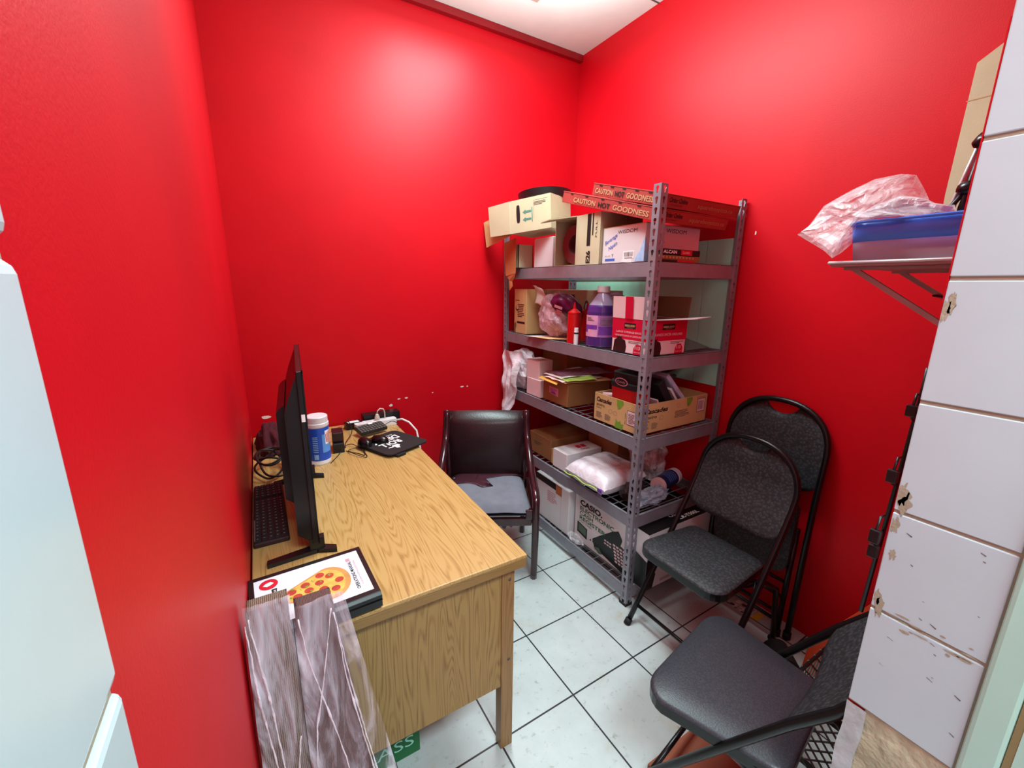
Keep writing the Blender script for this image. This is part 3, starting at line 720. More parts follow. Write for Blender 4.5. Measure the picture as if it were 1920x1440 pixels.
p = MB(); F['l'].bars(p, .135, .026, .185, .044, 16); F['l'].rect(p, .138, .019, .182, .0215, 0, .001); obj('barcode', p, 'greyprint', t)
p = MB(); F['l'].poly(p, [(.195, .004), (.2445, .004), (.2445, .10), (.232, .075), (.222, .045), (.205, .03)]); F['f'].poly(p, [(0, .004), (.035, .004), (.02, .06), (0, .1)]); obj('napkin_print', p, 'lightblue', t)
b = MB(); b.add([(-.169, .122, .152), (-.169, -.122, .152), (-.06, -.122, .158), (-.06, .122, .178)], [(0, 1, 2, 3)]); obj('flap', b, 'kraft', t, solid=.003)
# foil boxes
t, F = carton('foil_box', 'black and red foil box with white letters in front of the napkin carton', 'box', 1.375, 1.612, 1.172, 1.228, z + .0265, .024, 'blackprint')
p = MB(); F['f'].text(p, 'ALCAN', .01, .006, .08, .013, bold=.03); obj('lettering', p, 'whiteprint', t)
p = MB(); F['f'].rect(p, .115, .002, .185, .022); obj('red_band', p, 'redprint', t)
p = MB(); F['f'].text(p, 'CLASSIC', .125, .008, .045, .008, bold=.02, off=.0013); obj('lettering', p, 'pinkwhite', t)
t, F = carton('foil_box', 'striped foil box lying under the black and red foil box', 'box', 1.37, 1.608, 1.170, 1.230, z, .0255, 'brown')
p = MB(); F['f'].rect(p, 0, .001, .1, .009); obj('black_band', p, 'blackprint', t)
p = MB(); F['f'].rect(p, .1, .001, .2, .009); obj('red_band', p, 'redprint', t)
p = MB()
for k in range(10): F['f'].disc(p, .015 + .02 * k, .018, .006, .004)
obj('tooth_print', p, 'cream', t)

# carton with an open end and a roll inside
W_, D_, H_ = .26, .338, .226
t = thing('open_carton', 'beige carton with an open dark end and bold black print on the top shelf', 'carton', (1.352 + W_ / 2, 1.5 + D_ / 2, z))
b = MB(); T_ = .004
b.box((-W_ / 2, -D_ / 2, 0), (W_ / 2, D_ / 2, T_)); b.box((-W_ / 2, -D_ / 2, H_ - T_), (W_ / 2, D_ / 2, H_)); b.box((-W_ / 2, -D_ / 2, T_), (W_ / 2, -D_ / 2 + T_, H_ - T_)); b.box((-W_ / 2, D_ / 2 - T_, T_), (W_ / 2, D_ / 2, H_ - T_)); b.box((W_ / 2 - T_, -D_ / 2 + T_, T_), (W_ / 2, D_ / 2 - T_, H_ - T_))
obj('body', b, 'kraft2', t)
b = MB(); b.box((-W_ / 2 - .003, -D_ / 2, .0), (-W_ / 2 + .001, -D_ / 2 + .168, H_)); obj('side_flap', b, 'kraft2', t)
b = MB(); b.add([(-W_ / 2, -D_ / 2 + .165, H_), (-W_ / 2, D_ / 2, H_), (-W_ / 2 - .10, D_ / 2 - .01, H_ - .022), (-W_ / 2 - .12, D_ / 2 - .12, H_ - .02)], [(0, 1, 2, 3)]); obj('top_flap', b, 'kraft2', t, solid=.004)
ff = Face((-W_ / 2 - .003, D_ / 2, 0), (0, -1, 0), (0, 0, 1)); p = MB()
ff.rect(p, .250, .085, .275, .225); ff.rect(p, .285, .13, .293, .225); ff.text(p, 'E26', .278, .008, .055, .03, rot=PI / 2, bold=.04); ff.text(p, 'FULL', .318, .12, .07, .010, rot=PI / 2)
obj('lettering', p, 'blackprint', t)
b = MB().lathe([(.045, -.05), (.092, -.05), (.092, .05), (.045, .05), (.045, -.05)], 32, T=Matrix.Translation((1.352 + .075, 1.5 + D_ - .125, z + .102)) @ Matrix.Rotation(PI / 2, 4, 'Y'))
o = obj('tape_roll', b, 'rollred'); tag(o, 'maroon roll standing inside the beige open-ended carton', 'roll')
# white box left of it
t, F = carton('white_box', 'plain white box standing left of the open-ended carton', 'box', 1.36, 1.56, 1.868, 2.035, z, .155, 'white')
b = MB(); b.add([(-.101, .083, .0), (-.101, .083, .150), (-.05, .132, .145), (-.06, .130, 0)], [(0, 1, 2, 3)]); obj('flap', b, 'white', t, solid=.003)
# torn brown carton
t = thing('torn_carton', 'torn orange-brown carton hanging over the left end of the top shelf', 'carton', (1.36, 2.19, z))
b = wall_box(.10, .12, .13, .004); obj('body', b, 'kraft2', t)
b = MB(); b.add([(-.066, .075, .145), (-.066, -.06, .165), (-.075, -.07, -.03), (-.078, .03, -.045)], [(0, 1, 2, 3)]); obj('torn_flap', b, 'orangebrown', t, solid=.004)
b = MB(); b.add([(-.076, .02, -.043), (-.075, -.07, -.03), (-.078, -.062, -.055), (-.070, -.03, -.075), (-.072, -.035, -.105), (-.075, -.01, -.125), (-.076, -.005, -.07)], [(0, 1, 2, 3, 4, 5, 6)]); obj('hanging_strip', b, 'orangebrown', t, solid=.003)
# tilted carton
ang = math.atan2(-.27, .115)
t = thing('tilted_carton', 'beige carton with a hand hole and green arrows tipped on top of the white box', 'carton', (1.243, 2.105, z + .178), (0, -.07, ang))
L_, Dp, Hh = .26, .21, .168    # local x runs along the printed face, y into the carton
TI = MB(); TI.box((0, 0, 0), (L_, .004, Hh)); TI.box((0, Dp - .004, 0), (L_, Dp, Hh)); TI.box((0, .004, 0), (L_, Dp - .004, .004)); TI.box((0, .004, Hh - .004), (L_, Dp - .004, Hh)); TI.box((L_ - .004, .004, .004), (L_, Dp - .004, Hh - .004))
obj('body', TI, 'kraft2', t)
fi = Face((0, 0, 0), (1, 0, 0), (0, 0, 1))
p = MB(); fi.poly(p, [(.052 + .012 * math.cos(a) + .004, .095 + .045 * max(-1, min(1, 1.4 * math.sin(a))) * 1) for a in [2 * PI * k / 20 for k in range(20)]], 0, .0008); obj('hand_hole', p, 'blackprint', t)
p = MB()
for q in (.062, .10):
    fi.poly(p, [(.085, q), (.105, q + .012), (.105, q + .005), (.14, q + .005), (.14, q - .005), (.105, q - .005), (.105, q - .012)], 0, .0008)
fi.rect(p, .143, .045, .148, .118); obj('arrow_print', p, 'greenprint', t)
p = MB(); fi.lines(p, .158, .125, .235, .145, 3); fi.rect(p, .155, .06, .156, .15); fi.rect(p, .155, .149, .24, .15); obj('lettering', p, 'greyprint', t)
b = MB(); b.add([(0, 0, 0), (0, 0, Hh), (-.155, .01, Hh - .004), (-.150, .01, .003)], [(0, 1, 2, 3)]); obj('side_flap', b, 'kraft2', t, solid=.004)
b = MB(); b.add([(-.002, .02, -.002), (-.05, .022, -.012), (-.215, .05, -.045), (-.235, .06, .10), (-.12, .045, .12), (-.002, .03, .1)], [(0, 1, 2, 3, 4, 5)]); obj('lower_flap', b, 'kraft', t, solid=.004)
# black round lid lying on the tilted carton
lidm = t.matrix_basis.copy() if False else Matrix.Translation(t.location) @ t.rotation_euler.to_matrix().to_4x4()
lp = lidm @ V((L_ * .50, .155, Hh + .002))
o = obj('round_lid', MB().lathe([(0, 0), (.138, 0), (.145, .004), (.147, .042), (.138, .046), (.132, .040), (0, .036)], 48), 'black'); o.location = lp; o.rotation_euler = t.rotation_euler; tag(o, 'round black plastic lid lying on top of the tilted beige carton', 'lid')

# pizza boxes sloping down towards the front post
def pizza(name, label, x0, w, l, yf, zf, rot, small):
    t = thing(name, label, 'pizza box', (x0, yf, zf), (rot, 0, .0), 'flat red pizza boxes')
    h = .05
    obj('tray', MB().box((0, 0, 0), (w, l, h - .004)), 'pizza', t, bevel=.002); obj('lid', MB().box((-.001, -.001, h - .004), (w + .001, l + .001, h)), 'pizza', t, bevel=.001)
    fl = Face((-.001, l, 0), (0, -1, 0), (0, 0, 1)); ff = Face((0, -.001, 0), (1, 0, 0), (0, 0, 1))
    q = l / .6; a = .09 * q if not small else .02
    wtot = l - a - .03
    p = MB(); fl.text(p, 'CAUTION', a + wtot * .0, .010, wtot * .33, .021, bold=.02); fl.text(p, 'GOODNESS', a + wtot * .57, .010, wtot * .43, .021, bold=.02); obj('lettering', p, 'cream', t)
    p = MB(); fl.text(p, 'HOT', a + wtot * .37, .010, wtot * .16, .021, bold=.03); obj('lettering', p, 'blackprint', t)
    p = MB()
    for k in range(5): fl.rect(p, .06 * q + k * .11 * q, h - .009, .06 * q + k * .11 * q + .02, h - .003)
    obj('slot', p, 'blackprint', t)
    p = MB(); ff.text(p, 'Order Online', .05, .021, .105, .018, bold=.015, shear=.1); ff.text(p, 'PICK UP DELIVERY', .06, .010, .07, .005); obj('lettering', p, 'blackprint', t)
    p = MB(); ff.text(p, 'squareboypizza.ca', .22 if w > .48 else .2, .010, .23, .02); obj('lettering', p, 'cream', t)
sl = math.radians(15)
pizza('pizza_box', 'lower red pizza box sloping over the cartons of the top shelf', 1.3325, .455, .60, 1.188, 1.6985, sl, False)
pizza('pizza_box', 'upper red pizza box sloping on top of the other pizza box', 1.336, .50, .395, 1.186 - .0135, 1.6985 + .0507, sl, True)

# ---- second shelf
z = S[1] + E1
t, F = carton('kraft_carton', 'narrow kraft carton with printed marks at the left of the second shelf', 'carton', 1.352, 1.50, 2.10, 2.235, z, .262, 'kraft')
p = MB(); F['l'].rect(p, .01, .195, .06, .199); F['l'].rect(p, .035, .06, .12, .072); F['l'].lines(p, .04, .10, .12, .18, 8); F['l'].disc(p, .035, .15, .016); obj('print_mark', p, 'blackprint', t)
p = MB(); F['l'].disc(p, .038, .154, .012, .011, 0, .0012); obj('print_mark', p, 'kraft', t)
p = MB(); F['l'].poly(p, [(.0, .05), (.02, .07), (.028, .045), (.018, .02), (.022, 0.0), (0, 0)]); obj('torn_edge', p, 'kraftin', t)
t, F = carton('red_carton', 'small dark red carton squeezed against the left end of the second shelf', 'carton', 1.40, 1.56, 2.245, 2.30, z, .22, 'pizza')
t, F = carton('wide_carton', 'wide beige carton at the back of the second shelf behind the purple packet', 'carton', 1.62, 1.82, 1.80, 2.29, z, .262, 'kraft2')
p = MB(); F['l'].disc(p, .41, .16, .022, .045); F['l'].rect(p, .25, .2, .3, .235); obj('print_mark', p, 'greyprint', t)
p = MB(); F['l'].disc(p, .41, .16, .013, .03, 0, .0014); obj('print_mark', p, 'lightblue', t)
g = MB().grid(lambda u, v: (.02 * math.sin(v * 3), -.11 * u + .03 * v, .10 * v - .03 * u * u + .012 * noise.noise(V((u * 3, v * 3, 1)))), 10, 10); o = obj('paper_sheet', g, 'paper', solid=.0006); o.location = (1.40, 2.085, z + .185); tag(o, 'creased white paper stuck upright beside the narrow kraft carton', 'paper')
t = thing('plastic_bag', 'clear pinkish plastic bag of cups on the second shelf', 'bag', (1.44, 1.91, z))
obj('bag', MB().blob((0, 0, .125), (.075, .135, .115), .22, 2.6, 3, 44, .008, sq=.9), 'clearpink', t)
b = MB()
for k, (dy, dz) in enumerate(((.06, .06), (-.02, .055), (.06, .135))): b.lathe([(0, 0), (.022, 0), (.034, .075), (.031, .075), (.02, .004)], 18, T=Matrix.Translation((-.005, dy, dz)) @ Matrix.Rotation(.5 * k, 4, 'X'))
obj('cup', b, 'pinkplastic', t)
t = thing('purple_packet', 'dark purple foil packet lying on the clear plastic bag', 'packet', (1.41, 1.80, z + .18), (.3, -.5, .2))
obj('packet', MB().blob((0, 0, 0), (.045, .09, .062), .2, 2.6, 9, 32, sm=True), 'gloves', t)
p = MB(); Face((-.062, .03, .02), (0, -1, 0), (.4, 0, 1)).rect(p, 0, 0, .05, .014); Face((-.06, .02, -.02), (0, -1, 0), (.1, 0, 1)).rect(p, .0, 0, .035, .028); obj('sticker', p, 'pink', t)
for k, (cs, mt, nm) in enumerate((([(1.315, 2.04), (1.33, 1.93), (1.50, 1.85), (1.50, 1.98)], 'paper', 'white'), ([(1.312, 1.99), (1.322, 1.88), (1.48, 1.78), (1.50, 1.90)], 'pink', 'pink'), ([(1.310, 1.95), (1.325, 1.84), (1.46, 1.74), (1.49, 1.84)], 'tan', 'tan'))):
    sheet('paper_sheet', '%s paper sheet jutting over the second shelf edge below the clear bag' % nm, 'paper', cs, z + .0009 + .0016 * k, mt, .0, k)
def squeeze(x, y, r, h, label):
    t = thing('squeeze_bottle', label, 'bottle', (x, y, z), group=None)
    obj('body', MB().lathe([(0, 0), (r, 0), (r, h * .68), (r * .96, h * .70)], 24), 'redbottle', t)
    obj('nozzle_cap', MB().lathe([(r * 1.0, h * .70), (r * 1.0, h * .75), (r * .5, h * .81), (r * .25, h * .84), (r * .1, h), (0, h)], 24), 'redbottle', t)
    return t
squeeze(1.375, 1.685, .033, .205, 'red squeeze bottle at the shelf edge beside the purple soap jug')
squeeze(1.512, 1.745, .032, .20, 'red squeeze bottle standing further back behind the first one')
t = thing('pill_bottle', 'tiny white bottle with a black band before the purple soap jug', 'bottle', (1.340, 1.622, z)); obj('body', MB().lathe([(0, 0), (.011, 0), (.011, .065), (.009, .067)], 16), 'whiteplastic', t); obj('cap', MB().lathe([(.0105, .067), (.0105, .082), (0, .082)], 16), 'whiteplastic', t); obj('band', MB().lathe([(.0112, .052), (.0112, .060)], 16), 'blackprint', t)
# soap jug
t = thing('soap_jug', 'gallon jug of purple liquid with a white cap on the second shelf', 'jug', (1.418, 1.528, z)); t.scale = (1.17, 1.17, 1)
pr = [(0, 0), (.056, 0), (.062, .008), (.062, .165), (.058, .19), (.044, .215), (.026, .245), (.022, .252), (.022, .262)]
obj('bottle', MB().lathe(pr, 32), 'jug', t)
obj('liquid', MB().lathe([(0, .003), (.057, .0), (.0624, .009), (.0624, .165), (.0584, .19), (.055, .197), (0, .197)], 32), 'liquid', t)
obj('cap', MB().lathe([(.024, .255), (.025, .257), (.025, .281), (.022, .284), (0, .284)], 24), 'whiteplastic', t)
obj('handle', MB().tube([(.018, -.010, .243), (.045, -.027, .250), (.066, -.040, .235), (.072, -.044, .205), (.064, -.039, .178), (.05, -.031, .165)], .0095, 10), 'jug', t)
p = MB(); wrap(p, .0628, PI * .78, PI * 1.18, .05, .150); obj('label', p, 'labelpink', t)
p = MB(); wrap(p, .0628, PI * 1.18, PI * 1.55, .05, .150); obj('label', p, 'label', t)
p = MB(); wrap(p, .0631, PI * .8, PI * 1.17, .085, .105); wrap(p, .0631, PI * .8, PI * .93, .07, .09); wrap(p, .0631, PI * 1.2, PI * 1.53, .06, .1); obj('fruit_print', p, 'violet', t)
p = MB()
for k in range(3): wrap(p, .0634, PI * .9, PI * (1.1 - .04 * k), .125 + k * .006, .1275 + k * .006)
for k in range(6): wrap(p, .0634, PI * 1.22, PI * 1.5, .105 + k * .006, .107 + k * .006)
obj('lettering', p, 'greyprint', t)
# garbage bag carton
w, d, h = .245, .20, .150
t = thing('garbage_bag_carton', 'crimson and white garbage bag carton with raised flaps on the second shelf', 'carton', (1.352 + w / 2, 1.187 + d / 2, z)); F = faces(w, d, h)
obj('body', wall_box(w, d, h), 'pinkwhite', t)
obj('lining', wall_box(w - .009, d - .009, h - .001, .002), 'kraftin', t)
b = MB()
for fk, L in (('l', d), ('f', w)): F[fk].rect(b, 0, .062, L, h)
obj('crimson_panel', b, 'crimson', t)
for fk, L in (('l', d), ('f', w)):
    p = MB(); F[fk].poly(p, [(.012, .002), (.085, .002), (.09, .03), (.082, .056), (.06, .063), (.064, .076), (.052, .068), (.046, .08), (.04, .068), (.03, .076), (.034, .062), (.018, .054)], 0, .001); obj('bag_print', p, 'darkbag', t)
    p = MB(); F[fk].poly(p, [(L - .07, .002), (L - .018, .002), (L - .018, .028), (L - .03, .045), (L - .055, .045), (L - .068, .028)], 0, .001); obj('count_print', p, 'crimson', t)
    p = MB(); F[fk].text(p, '113', L - .06, .024, .028, .014, bold=.02, off=.0014); F[fk].text(p, 'BAGS SACS', L - .063, .01, .04, .005, off=.0014)
    F[fk].text(p, 'LARGE GARBAGE BAGS' if fk == 'l' else 'GRANDS SACS', L * .14, .089 if fk == 'l' else .083, L * .7 if fk == 'l' else L * .42, .008 if fk == 'l' else .011, off=.0014)
    F[fk].text(p, 'GRANDS SACS \u00c0 ORDURES' if fk == 'l' else '\u00c0 ORDURES', L * .1 if fk == 'l' else L * .55, .073 if fk == 'l' else .083, L * .8 if fk == 'l' else L * .33, .009 if fk == 'l' else .012, off=.0014)
    obj('lettering', p, 'pinkwhite', t)
    p = MB(); F[fk].rect(p, L * .36, .108, L * .68, .132, 0, .001); obj('name_plate', p, 'blackprint', t)
    p = MB(); F[fk].text(p, 'KIRKLAND', L * .38, .116, L * .28, .009, bold=.05, off=.0016); F[fk].text(p, 'Signature', L * .44, .110, L * .16, .004, off=.0016); obj('lettering', p, 'cream', t)
    p = MB(); F[fk].lines(p, L - .1, .048, L - .01, .06, 2); obj('lettering', p, 'greyprint', t)
b = MB(); b.add([(-w / 2, d / 2, h), (-w / 2, -d / 2, h), (-w / 2 - .004, -d / 2, h + .092), (-w / 2 - .004, d / 2, h + .092)], [(0, 1, 2, 3)]); fp = obj('side_flap', b, 'pinkwhite', t, solid=.003)
b = MB(); Face((-w / 2 - .0022, d / 2, h), (0, -1, 0), (-.043, 0, 1)).rect(b, d * .38, 0, d * .6, .092, 0, .0022); obj('stripe', b, 'crimson', fp)
b = MB(); b.add([(w / 2, -d / 2, h), (w / 2, d / 2, h), (w / 2 + .012, d / 2, h + .092), (w / 2 + .012, -d / 2, h + .092)], [(0, 1, 2, 3)]); obj('right_flap', b, 'kraftin', t, solid=.003)
b = MB(); b.add([(-w / 2, d / 2, h), (w / 2, d / 2, h), (w / 2, d / 2 + .012, h + .088), (-w / 2, d / 2 + .012, h + .088)], [(0, 1, 2, 3)]); obj('back_flap', b, 'kraftin', t, solid=.003)
b = MB(); b.add([(-w / 2 + .02, -d / 2, h), (w / 2, -d / 2, h), (w / 2 + .05, -d / 2 - .075, h + .012), (w / 2 - .06, -d / 2 - .085, h + .006)], [(0, 1, 2, 3)]); obj('front_flap', b, 'white', t, solid=.003)
g = MB().box((-.09, -.11, 0), (.09, .11, .004)); o = obj('folder', g, 'tray', solid=0); o.location = (1.735, 1.33, z + .03); o.rotation_euler = (.25, 0, .1); tag(o, 'grey green folder leaning behind the garbage bag carton', 'folder')

# ---- third shelf
z = S[2] + E1
t, F = carton('small_white_box', 'small white box at the left of the third shelf, the lower of two', 'box', 1.345, 1.455, 1.925, 2.068, z, .102, 'pinkwhite')
t, F = carton('small_white_box', 'small white box at the left of the third shelf, the upper of two', 'box', 1.350, 1.45, 1.955, 2.078, z + .1026, .108, 'pinkwhite', rotz=.04)
p = MB(); F['l'].rect(p, .002, .106, .12, .1079); obj('dark_edge', p, 'greyprint', t)
# white bag hanging over the edge
def hb(u, v):
    y = 2.285 - .19 * u + .05 * (u - .2) * v; zz = 1.068 - .33 * v - .10 * v * math.sin(PI * min(1, u * 1.1)) * (1 if u < .9 else .6)
    x = 1.318 - .035 * math.sin(PI * u) - .02 * v + .03 * noise.noise(V((u * 4, v * 3, 2))) + .014 * abs(noise.noise(V((u * 9, v * 5, 5))))
    return (min(x, 1.322), y + .012 * noise.noise(V((v * 5, u, 3))), zz)
t = thing('shopping_bag', 'white plastic shopping bag hanging out at the left end of the third shelf', 'bag', (1.39, 2.19, .83))
obj('hanging_part', MB().grid(hb, 26, 40), 'whitefilm', t, True)
obj('bag', MB().blob((1.40, 2.19, .945), (.075, .098, .118), .18, 2.6, 4, 36, z + .002, sq=.9), 'whitefilm', t, True)
# brown carton with papers on top
t, F = carton('paper_carton', 'brown carton with loose papers heaped on it on the third shelf', 'carton', 1.362, 1.66, 1.695, 1.918, z, .128, 'brown')
p = MB(); F['l'].poly(p, [(.058, .088), (.142, .084), (.142, .038), (.058, .050)]); obj('sticker', p, 'pink', t)
p = MB(); F['l'].lines(p, .066, .062, .135, .08, 3); F['l'].poly(p, [(.066, .052), (.125, .046), (.11, .06), (.085, .06)], 0, .001); obj('lettering', p, 'violet', t)
zt = z + .128
for k, (cs, mt, nm) in enumerate((
        ([(1.36, 1.90), (1.345, 1.70), (1.60, 1.60), (1.64, 1.86)], 'tan', 'tan'), ([(1.335, 1.88), (1.335, 1.71), (1.58, 1.66), (1.60, 1.90)], 'pinkwhite', 'pinkish white'),
        ([(1.36, 1.80), (1.352, 1.69), (1.50, 1.62), (1.54, 1.74)], 'limegreen', 'lime green'), ([(1.35, 1.905), (1.35, 1.74), (1.62, 1.70), (1.62, 1.92)], 'paper', 'white'), ([(1.37, 1.93), (1.375, 1.77), (1.66, 1.66), (1.70, 1.84)], 'plaid', 'dull mauve'))):
    sheet('paper_sheet', '%s sheet in the paper heap on the brown carton of the third shelf' % nm, 'paper', [(a, b_, zt + .004 + .006 * k + (.012 if q in (2, 3) else 0)) for q, (a, b_) in enumerate(cs)], 0, mt, .004, k + 5)
sheet('envelope', 'manila envelope sticking out over the front of the brown carton', 'envelope', [(1.30, 1.885, zt + .008), (1.325, 1.745, zt - .010), (1.358, 1.77, zt + .0012), (1.358, 1.93, zt + .003)], 0, 'yellowenv', 0)
t, F = carton('brown_box', 'brown box at the back of the third shelf behind the small white boxes', 'box', 1.55, 1.78, 1.95, 2.20, z, .24, 'brown')
# tray carton of tissues with odds and ends
w, d, h = .465, .288, .136
t = thing('tray_carton', 'kraft tray carton with green leaves full of odds and ends on the third shelf', 'carton', (1.356 + w / 2, 1.195 + d / 2, z)); F = faces(w, d, h)
obj('body', wall_box(w, d, h, .005), 'kraft', t)
for fk, L in (('l', d), ('f', w)):
    p = MB()
    F[fk].text(p, 'Cascades', .02 if fk == 'l' else .03, .098 if fk == 'l' else .092, .10 if fk == 'l' else .15, .022, bold=.03, shear=.25)
    F[fk].text(p, 'enviro', .02 if fk == 'l' else .03, .076 if fk == 'l' else .068, .055 if fk == 'l' else .08, .015, bold=.005)
    F[fk].text(p, '100%', .02 if fk == 'l' else .03, .065 if fk == 'l' else .054, .035, .006)
    obj('lettering', p, 'blackprint', t)
    p = MB(); F[fk].lines(p, .02, .02, .065, .05, 6); F[fk].lines(p, .08, .02, .125, .05, 6, seed=3)
    if fk == 'f':
        F[fk].lines(p, .23, .05, .34, .085, 6)
    for (cx, cy) in ((.115, .068), (.145, .066)) if fk == 'l' else ((.25, .108), (.14, .066)):
        pts = [(cx + .012 * math.cos(a), cy + .010 * math.sin(a)) for a in [2 * PI * k / 12 for k in range(12)]]
        for k in range(12):
            a, bq = pts[k], pts[(k + 1) % 12]; F[fk].poly(p, [a, bq, (bq[0] * .9 + cx * .1, bq[1] * .9 + cy * .1), (a[0] * .9 + cx * .1, a[1] * .9 + cy * .1)], 0, .0009)
    obj('lettering', p, 'greyprint', t)
    a0 = .15 if fk == 'l' else .305; p = MB()
    F[fk].poly(p, [(a0, .135), (a0 + .04, .135), (a0 + .045, .12), (a0 + .035, .11), (a0 + .028, .098), (a0 + .012, .09), (a0 + .003, .11)], 0, .0009)
    if fk == 'l':
        obj('leaf_print', p, 'leaf', t); p = MB(); F[fk].poly(p, [(.148, .001), (.195, .001), (.20, .03), (.188, .025), (.178, .04), (.168, .03), (.152, .045)], 0, .0009)
    obj('leaf_print', p, 'leaf', t)
    p = MB(); a0 = .218 if fk == 'l' else .385; b0 = .035 if fk == 'l' else .055
    F[fk].rect(p, a0, b0, a0 + .058, b0 + .066, 0, .0007); F[fk].text(p, 'BN 3309', a0 - .006, b0, .05, .006, rot=PI / 2) if fk == 'l' else F[fk].text(p, '100% RECYCLED', a0, b0 + .069, .055, .006); obj('label_border', p, 'greyprint', t)
    p = MB(); F[fk].rect(p, a0 + .003, b0 + .003, a0 + .055, b0 + .063, 0, .0010); obj('label', p, 'pinkwhite', t)
    p = MB(); (F[fk].lines(p, a0 + .008, b0 + .01, a0 + .05, b0 + .056, 7) if fk == 'l' else F[fk].bars(p, a0 + .008, b0 + .012, a0 + .05, b0 + .055, 14))
    if fk == 'l':
        p.v = [tuple(V(q) + F['l'].n * .0008) for q in p.v]
    obj('barcode', p, 'greyprint', t)
zc = z + .006
t = thing('red_pouch', 'red pouch with a black top and oval badge in the kraft tray carton', 'pouch', (1.433, 1.31, zc + .009), (0, -.12, .0))
obj('bag', MB().prism(rrect(.10, .17, .03), 0, .19), 'redpouch', t, bevel=.006); obj('black_top', MB().prism(rrect(.104, .174, .03), .182, .205).prism(rrect(.07, .16, .025), .205, .245), 'blackmat', t, bevel=.008)
p = MB(); fo = Face((-.0545, .06, .145), (0, -1, 0), (.0, 0, 1)); fo.disc(p, .06, .068, .038, .019, 0, .001); obj('badge', p, 'pink', t); p = MB(); fo.disc(p, .06, .068, .033, .015, 0, .0016); obj('badge_inner', p, 'blackprint', t)
p = MB(); fo.text(p, 'Candy', .035, .06, .05, .014, shear=.2, off=.0022); obj('lettering', p, 'pink', t)
g = MB().grid(lambda u, v: (.10 * v, (u - .5) * .09 + .02 * v, .11 * math.sin(v * 1.6) + .015 * noise.noise(V((u * 4, v * 4, 8)))), 14, 12); o = obj('plaid_cloth', g, 'plaid', solid=.004); o.location = (1.50, 1.43, z + .13); tag(o, 'mauve plaid cloth rising behind the red pouch', 'cloth')
for k in range(2):
    b = MB().cyl((0, -.05, 0), (0, .05, 0), .0135, 16); o = obj('paper_roll', b, 'pinkwhite'); o.location = (1.418 + .008 * k, 1.432 - .006 * k, z + .098 + .024 * k); o.rotation_euler = (0, 0, .8 - .1 * k); tag(o, 'small white roll in the left corner of the kraft tray carton, the %s one' % ('lower', 'upper')[k], 'roll', 'small white rolls')
def slab(name, label, cat, c, size, rot, mt, bevel=.003):
    b = MB().box((-size[0] / 2, -size[1] / 2, 0), (size[0] / 2, size[1] / 2, size[2])); o = obj(name, b, mt, bevel=bevel); o.location = c; o.rotation_euler = rot; return tag(o, label, cat)
slab('black_binder', 'black binder leaning in the middle of the kraft tray carton', 'binder', (1.645, 1.30, zc + .018), (.04, .16, .24), (0, -.62, 0), 'blackmat')
slab('white_folder', 'white folder leaning right of the black binder in the tray carton', 'folder', (1.715, 1.30, zc + .010), (.012, .15, .21), (0, -.68, 0), 'whiteplastic', .001)
slab('plastic_folder', 'blue-white plastic folder leaning at the right end of the tray carton', 'folder', (1.775, 1.30, zc + .014), (.022, .17, .33), (0, -.80, 0), 'bluefolder', .004)
slab('note_pad', 'thin pale pad leaning beside the red pouch in the tray carton', 'pad', (1.545, 1.27, zc + .003), (.008, .12, .15), (0, -.45, 0), 'pinkwhite', .001)
for k in range(3):
    t = thing('metal_tray', 'grey green metal tray leaning against the mint panel, the %s of three' % ('lowest', 'middle', 'topmost')[k], 'tray', (1.76, 1.49 + .02 * k, .982 + .028 * k), (0, -.2, 0), 'metal trays behind the tray carton')
    b = MB(); b.prism(rrect(.14, .22, .03), 0, .003); n = len(rrect(.14, .22, .03)); p0 = rrect(.14, .22, .03); p1 = rrect(.152, .232, .034)
    b.add([(x, y, .002) for x, y in p0] + [(x, y, .02) for x, y in p1], [(i, (i + 1) % n, n + (i + 1) % n, n + i) for i in range(n)])
    obj('pan', b, 'tray', t, solid=.002)

# ---- fourth shelf
z = S[3] + E1
t, F = carton('brown_carton', 'dark brown carton at the left end of the fourth shelf', 'carton', 1.372, 1.70, 1.84, 2.06, z, .125, 'brown'); p = MB(); F['l'].lines(p, .05, .06, .13, .085, 2); obj('lettering', p, 'greyprint', t)
t, F = carton('brown_carton', 'brown carton deep behind the white box on the fourth shelf', 'carton', 1.62, 1.83, 1.56, 1.80, z, .17, 'brown')
t, F = carton('white_carton', 'white carton with a red mark on its lid on the fourth shelf', 'carton', 1.352, 1.60, 1.665, 1.79, z, .105, 'white')
b = MB(); b.add([(-.124, .0625, .01), (-.124, .0625, .1), (-.105, .105, .085), (-.108, .10, .0)], [(0, 1, 2, 3)]); obj('flap', b, 'kraft', t, solid=.003)
p = MB(); F['t'].text(p, 'FRAGILE', .12, .02, .06, .018, rot=.0, bold=.03); F['t'].rect(p, .12, .05, .15, .09); F['t'].rect(p, .155, .05, .185, .09); obj('red_mark', p, 'redprint', t)
t = thing('wrapped_package', 'large white plastic-wrapped package jutting over the fourth shelf edge', 'package', (1.475, 1.475, z))
def pil(u, v, top):
    x, y = (u - .5), (v - .5); r = (1 - min(1, abs(2 * x)) ** 5) * (1 - min(1, abs(2 * y)) ** 5)
    return (x * .31 - .02, y * .30 + .02 * x, .062 + (1 if top else -1) * .060 * max(0, r) ** .6 + .006 * noise.noise(V((u * 9, v * 9, 2 + top))) * (r if not top else 1) * (1 if top else 0))
obj('package', MB().grid(lambda u, v: pil(u, v, 1), 30, 30).grid(lambda u, v: pil(u, v, 0), 30, 30), 'whitefilm', t)
obj('pack_inside', MB().box((-.14, -.12, .012), (.115, .12, .1)), 'whiteplastic', t, bevel=.02)
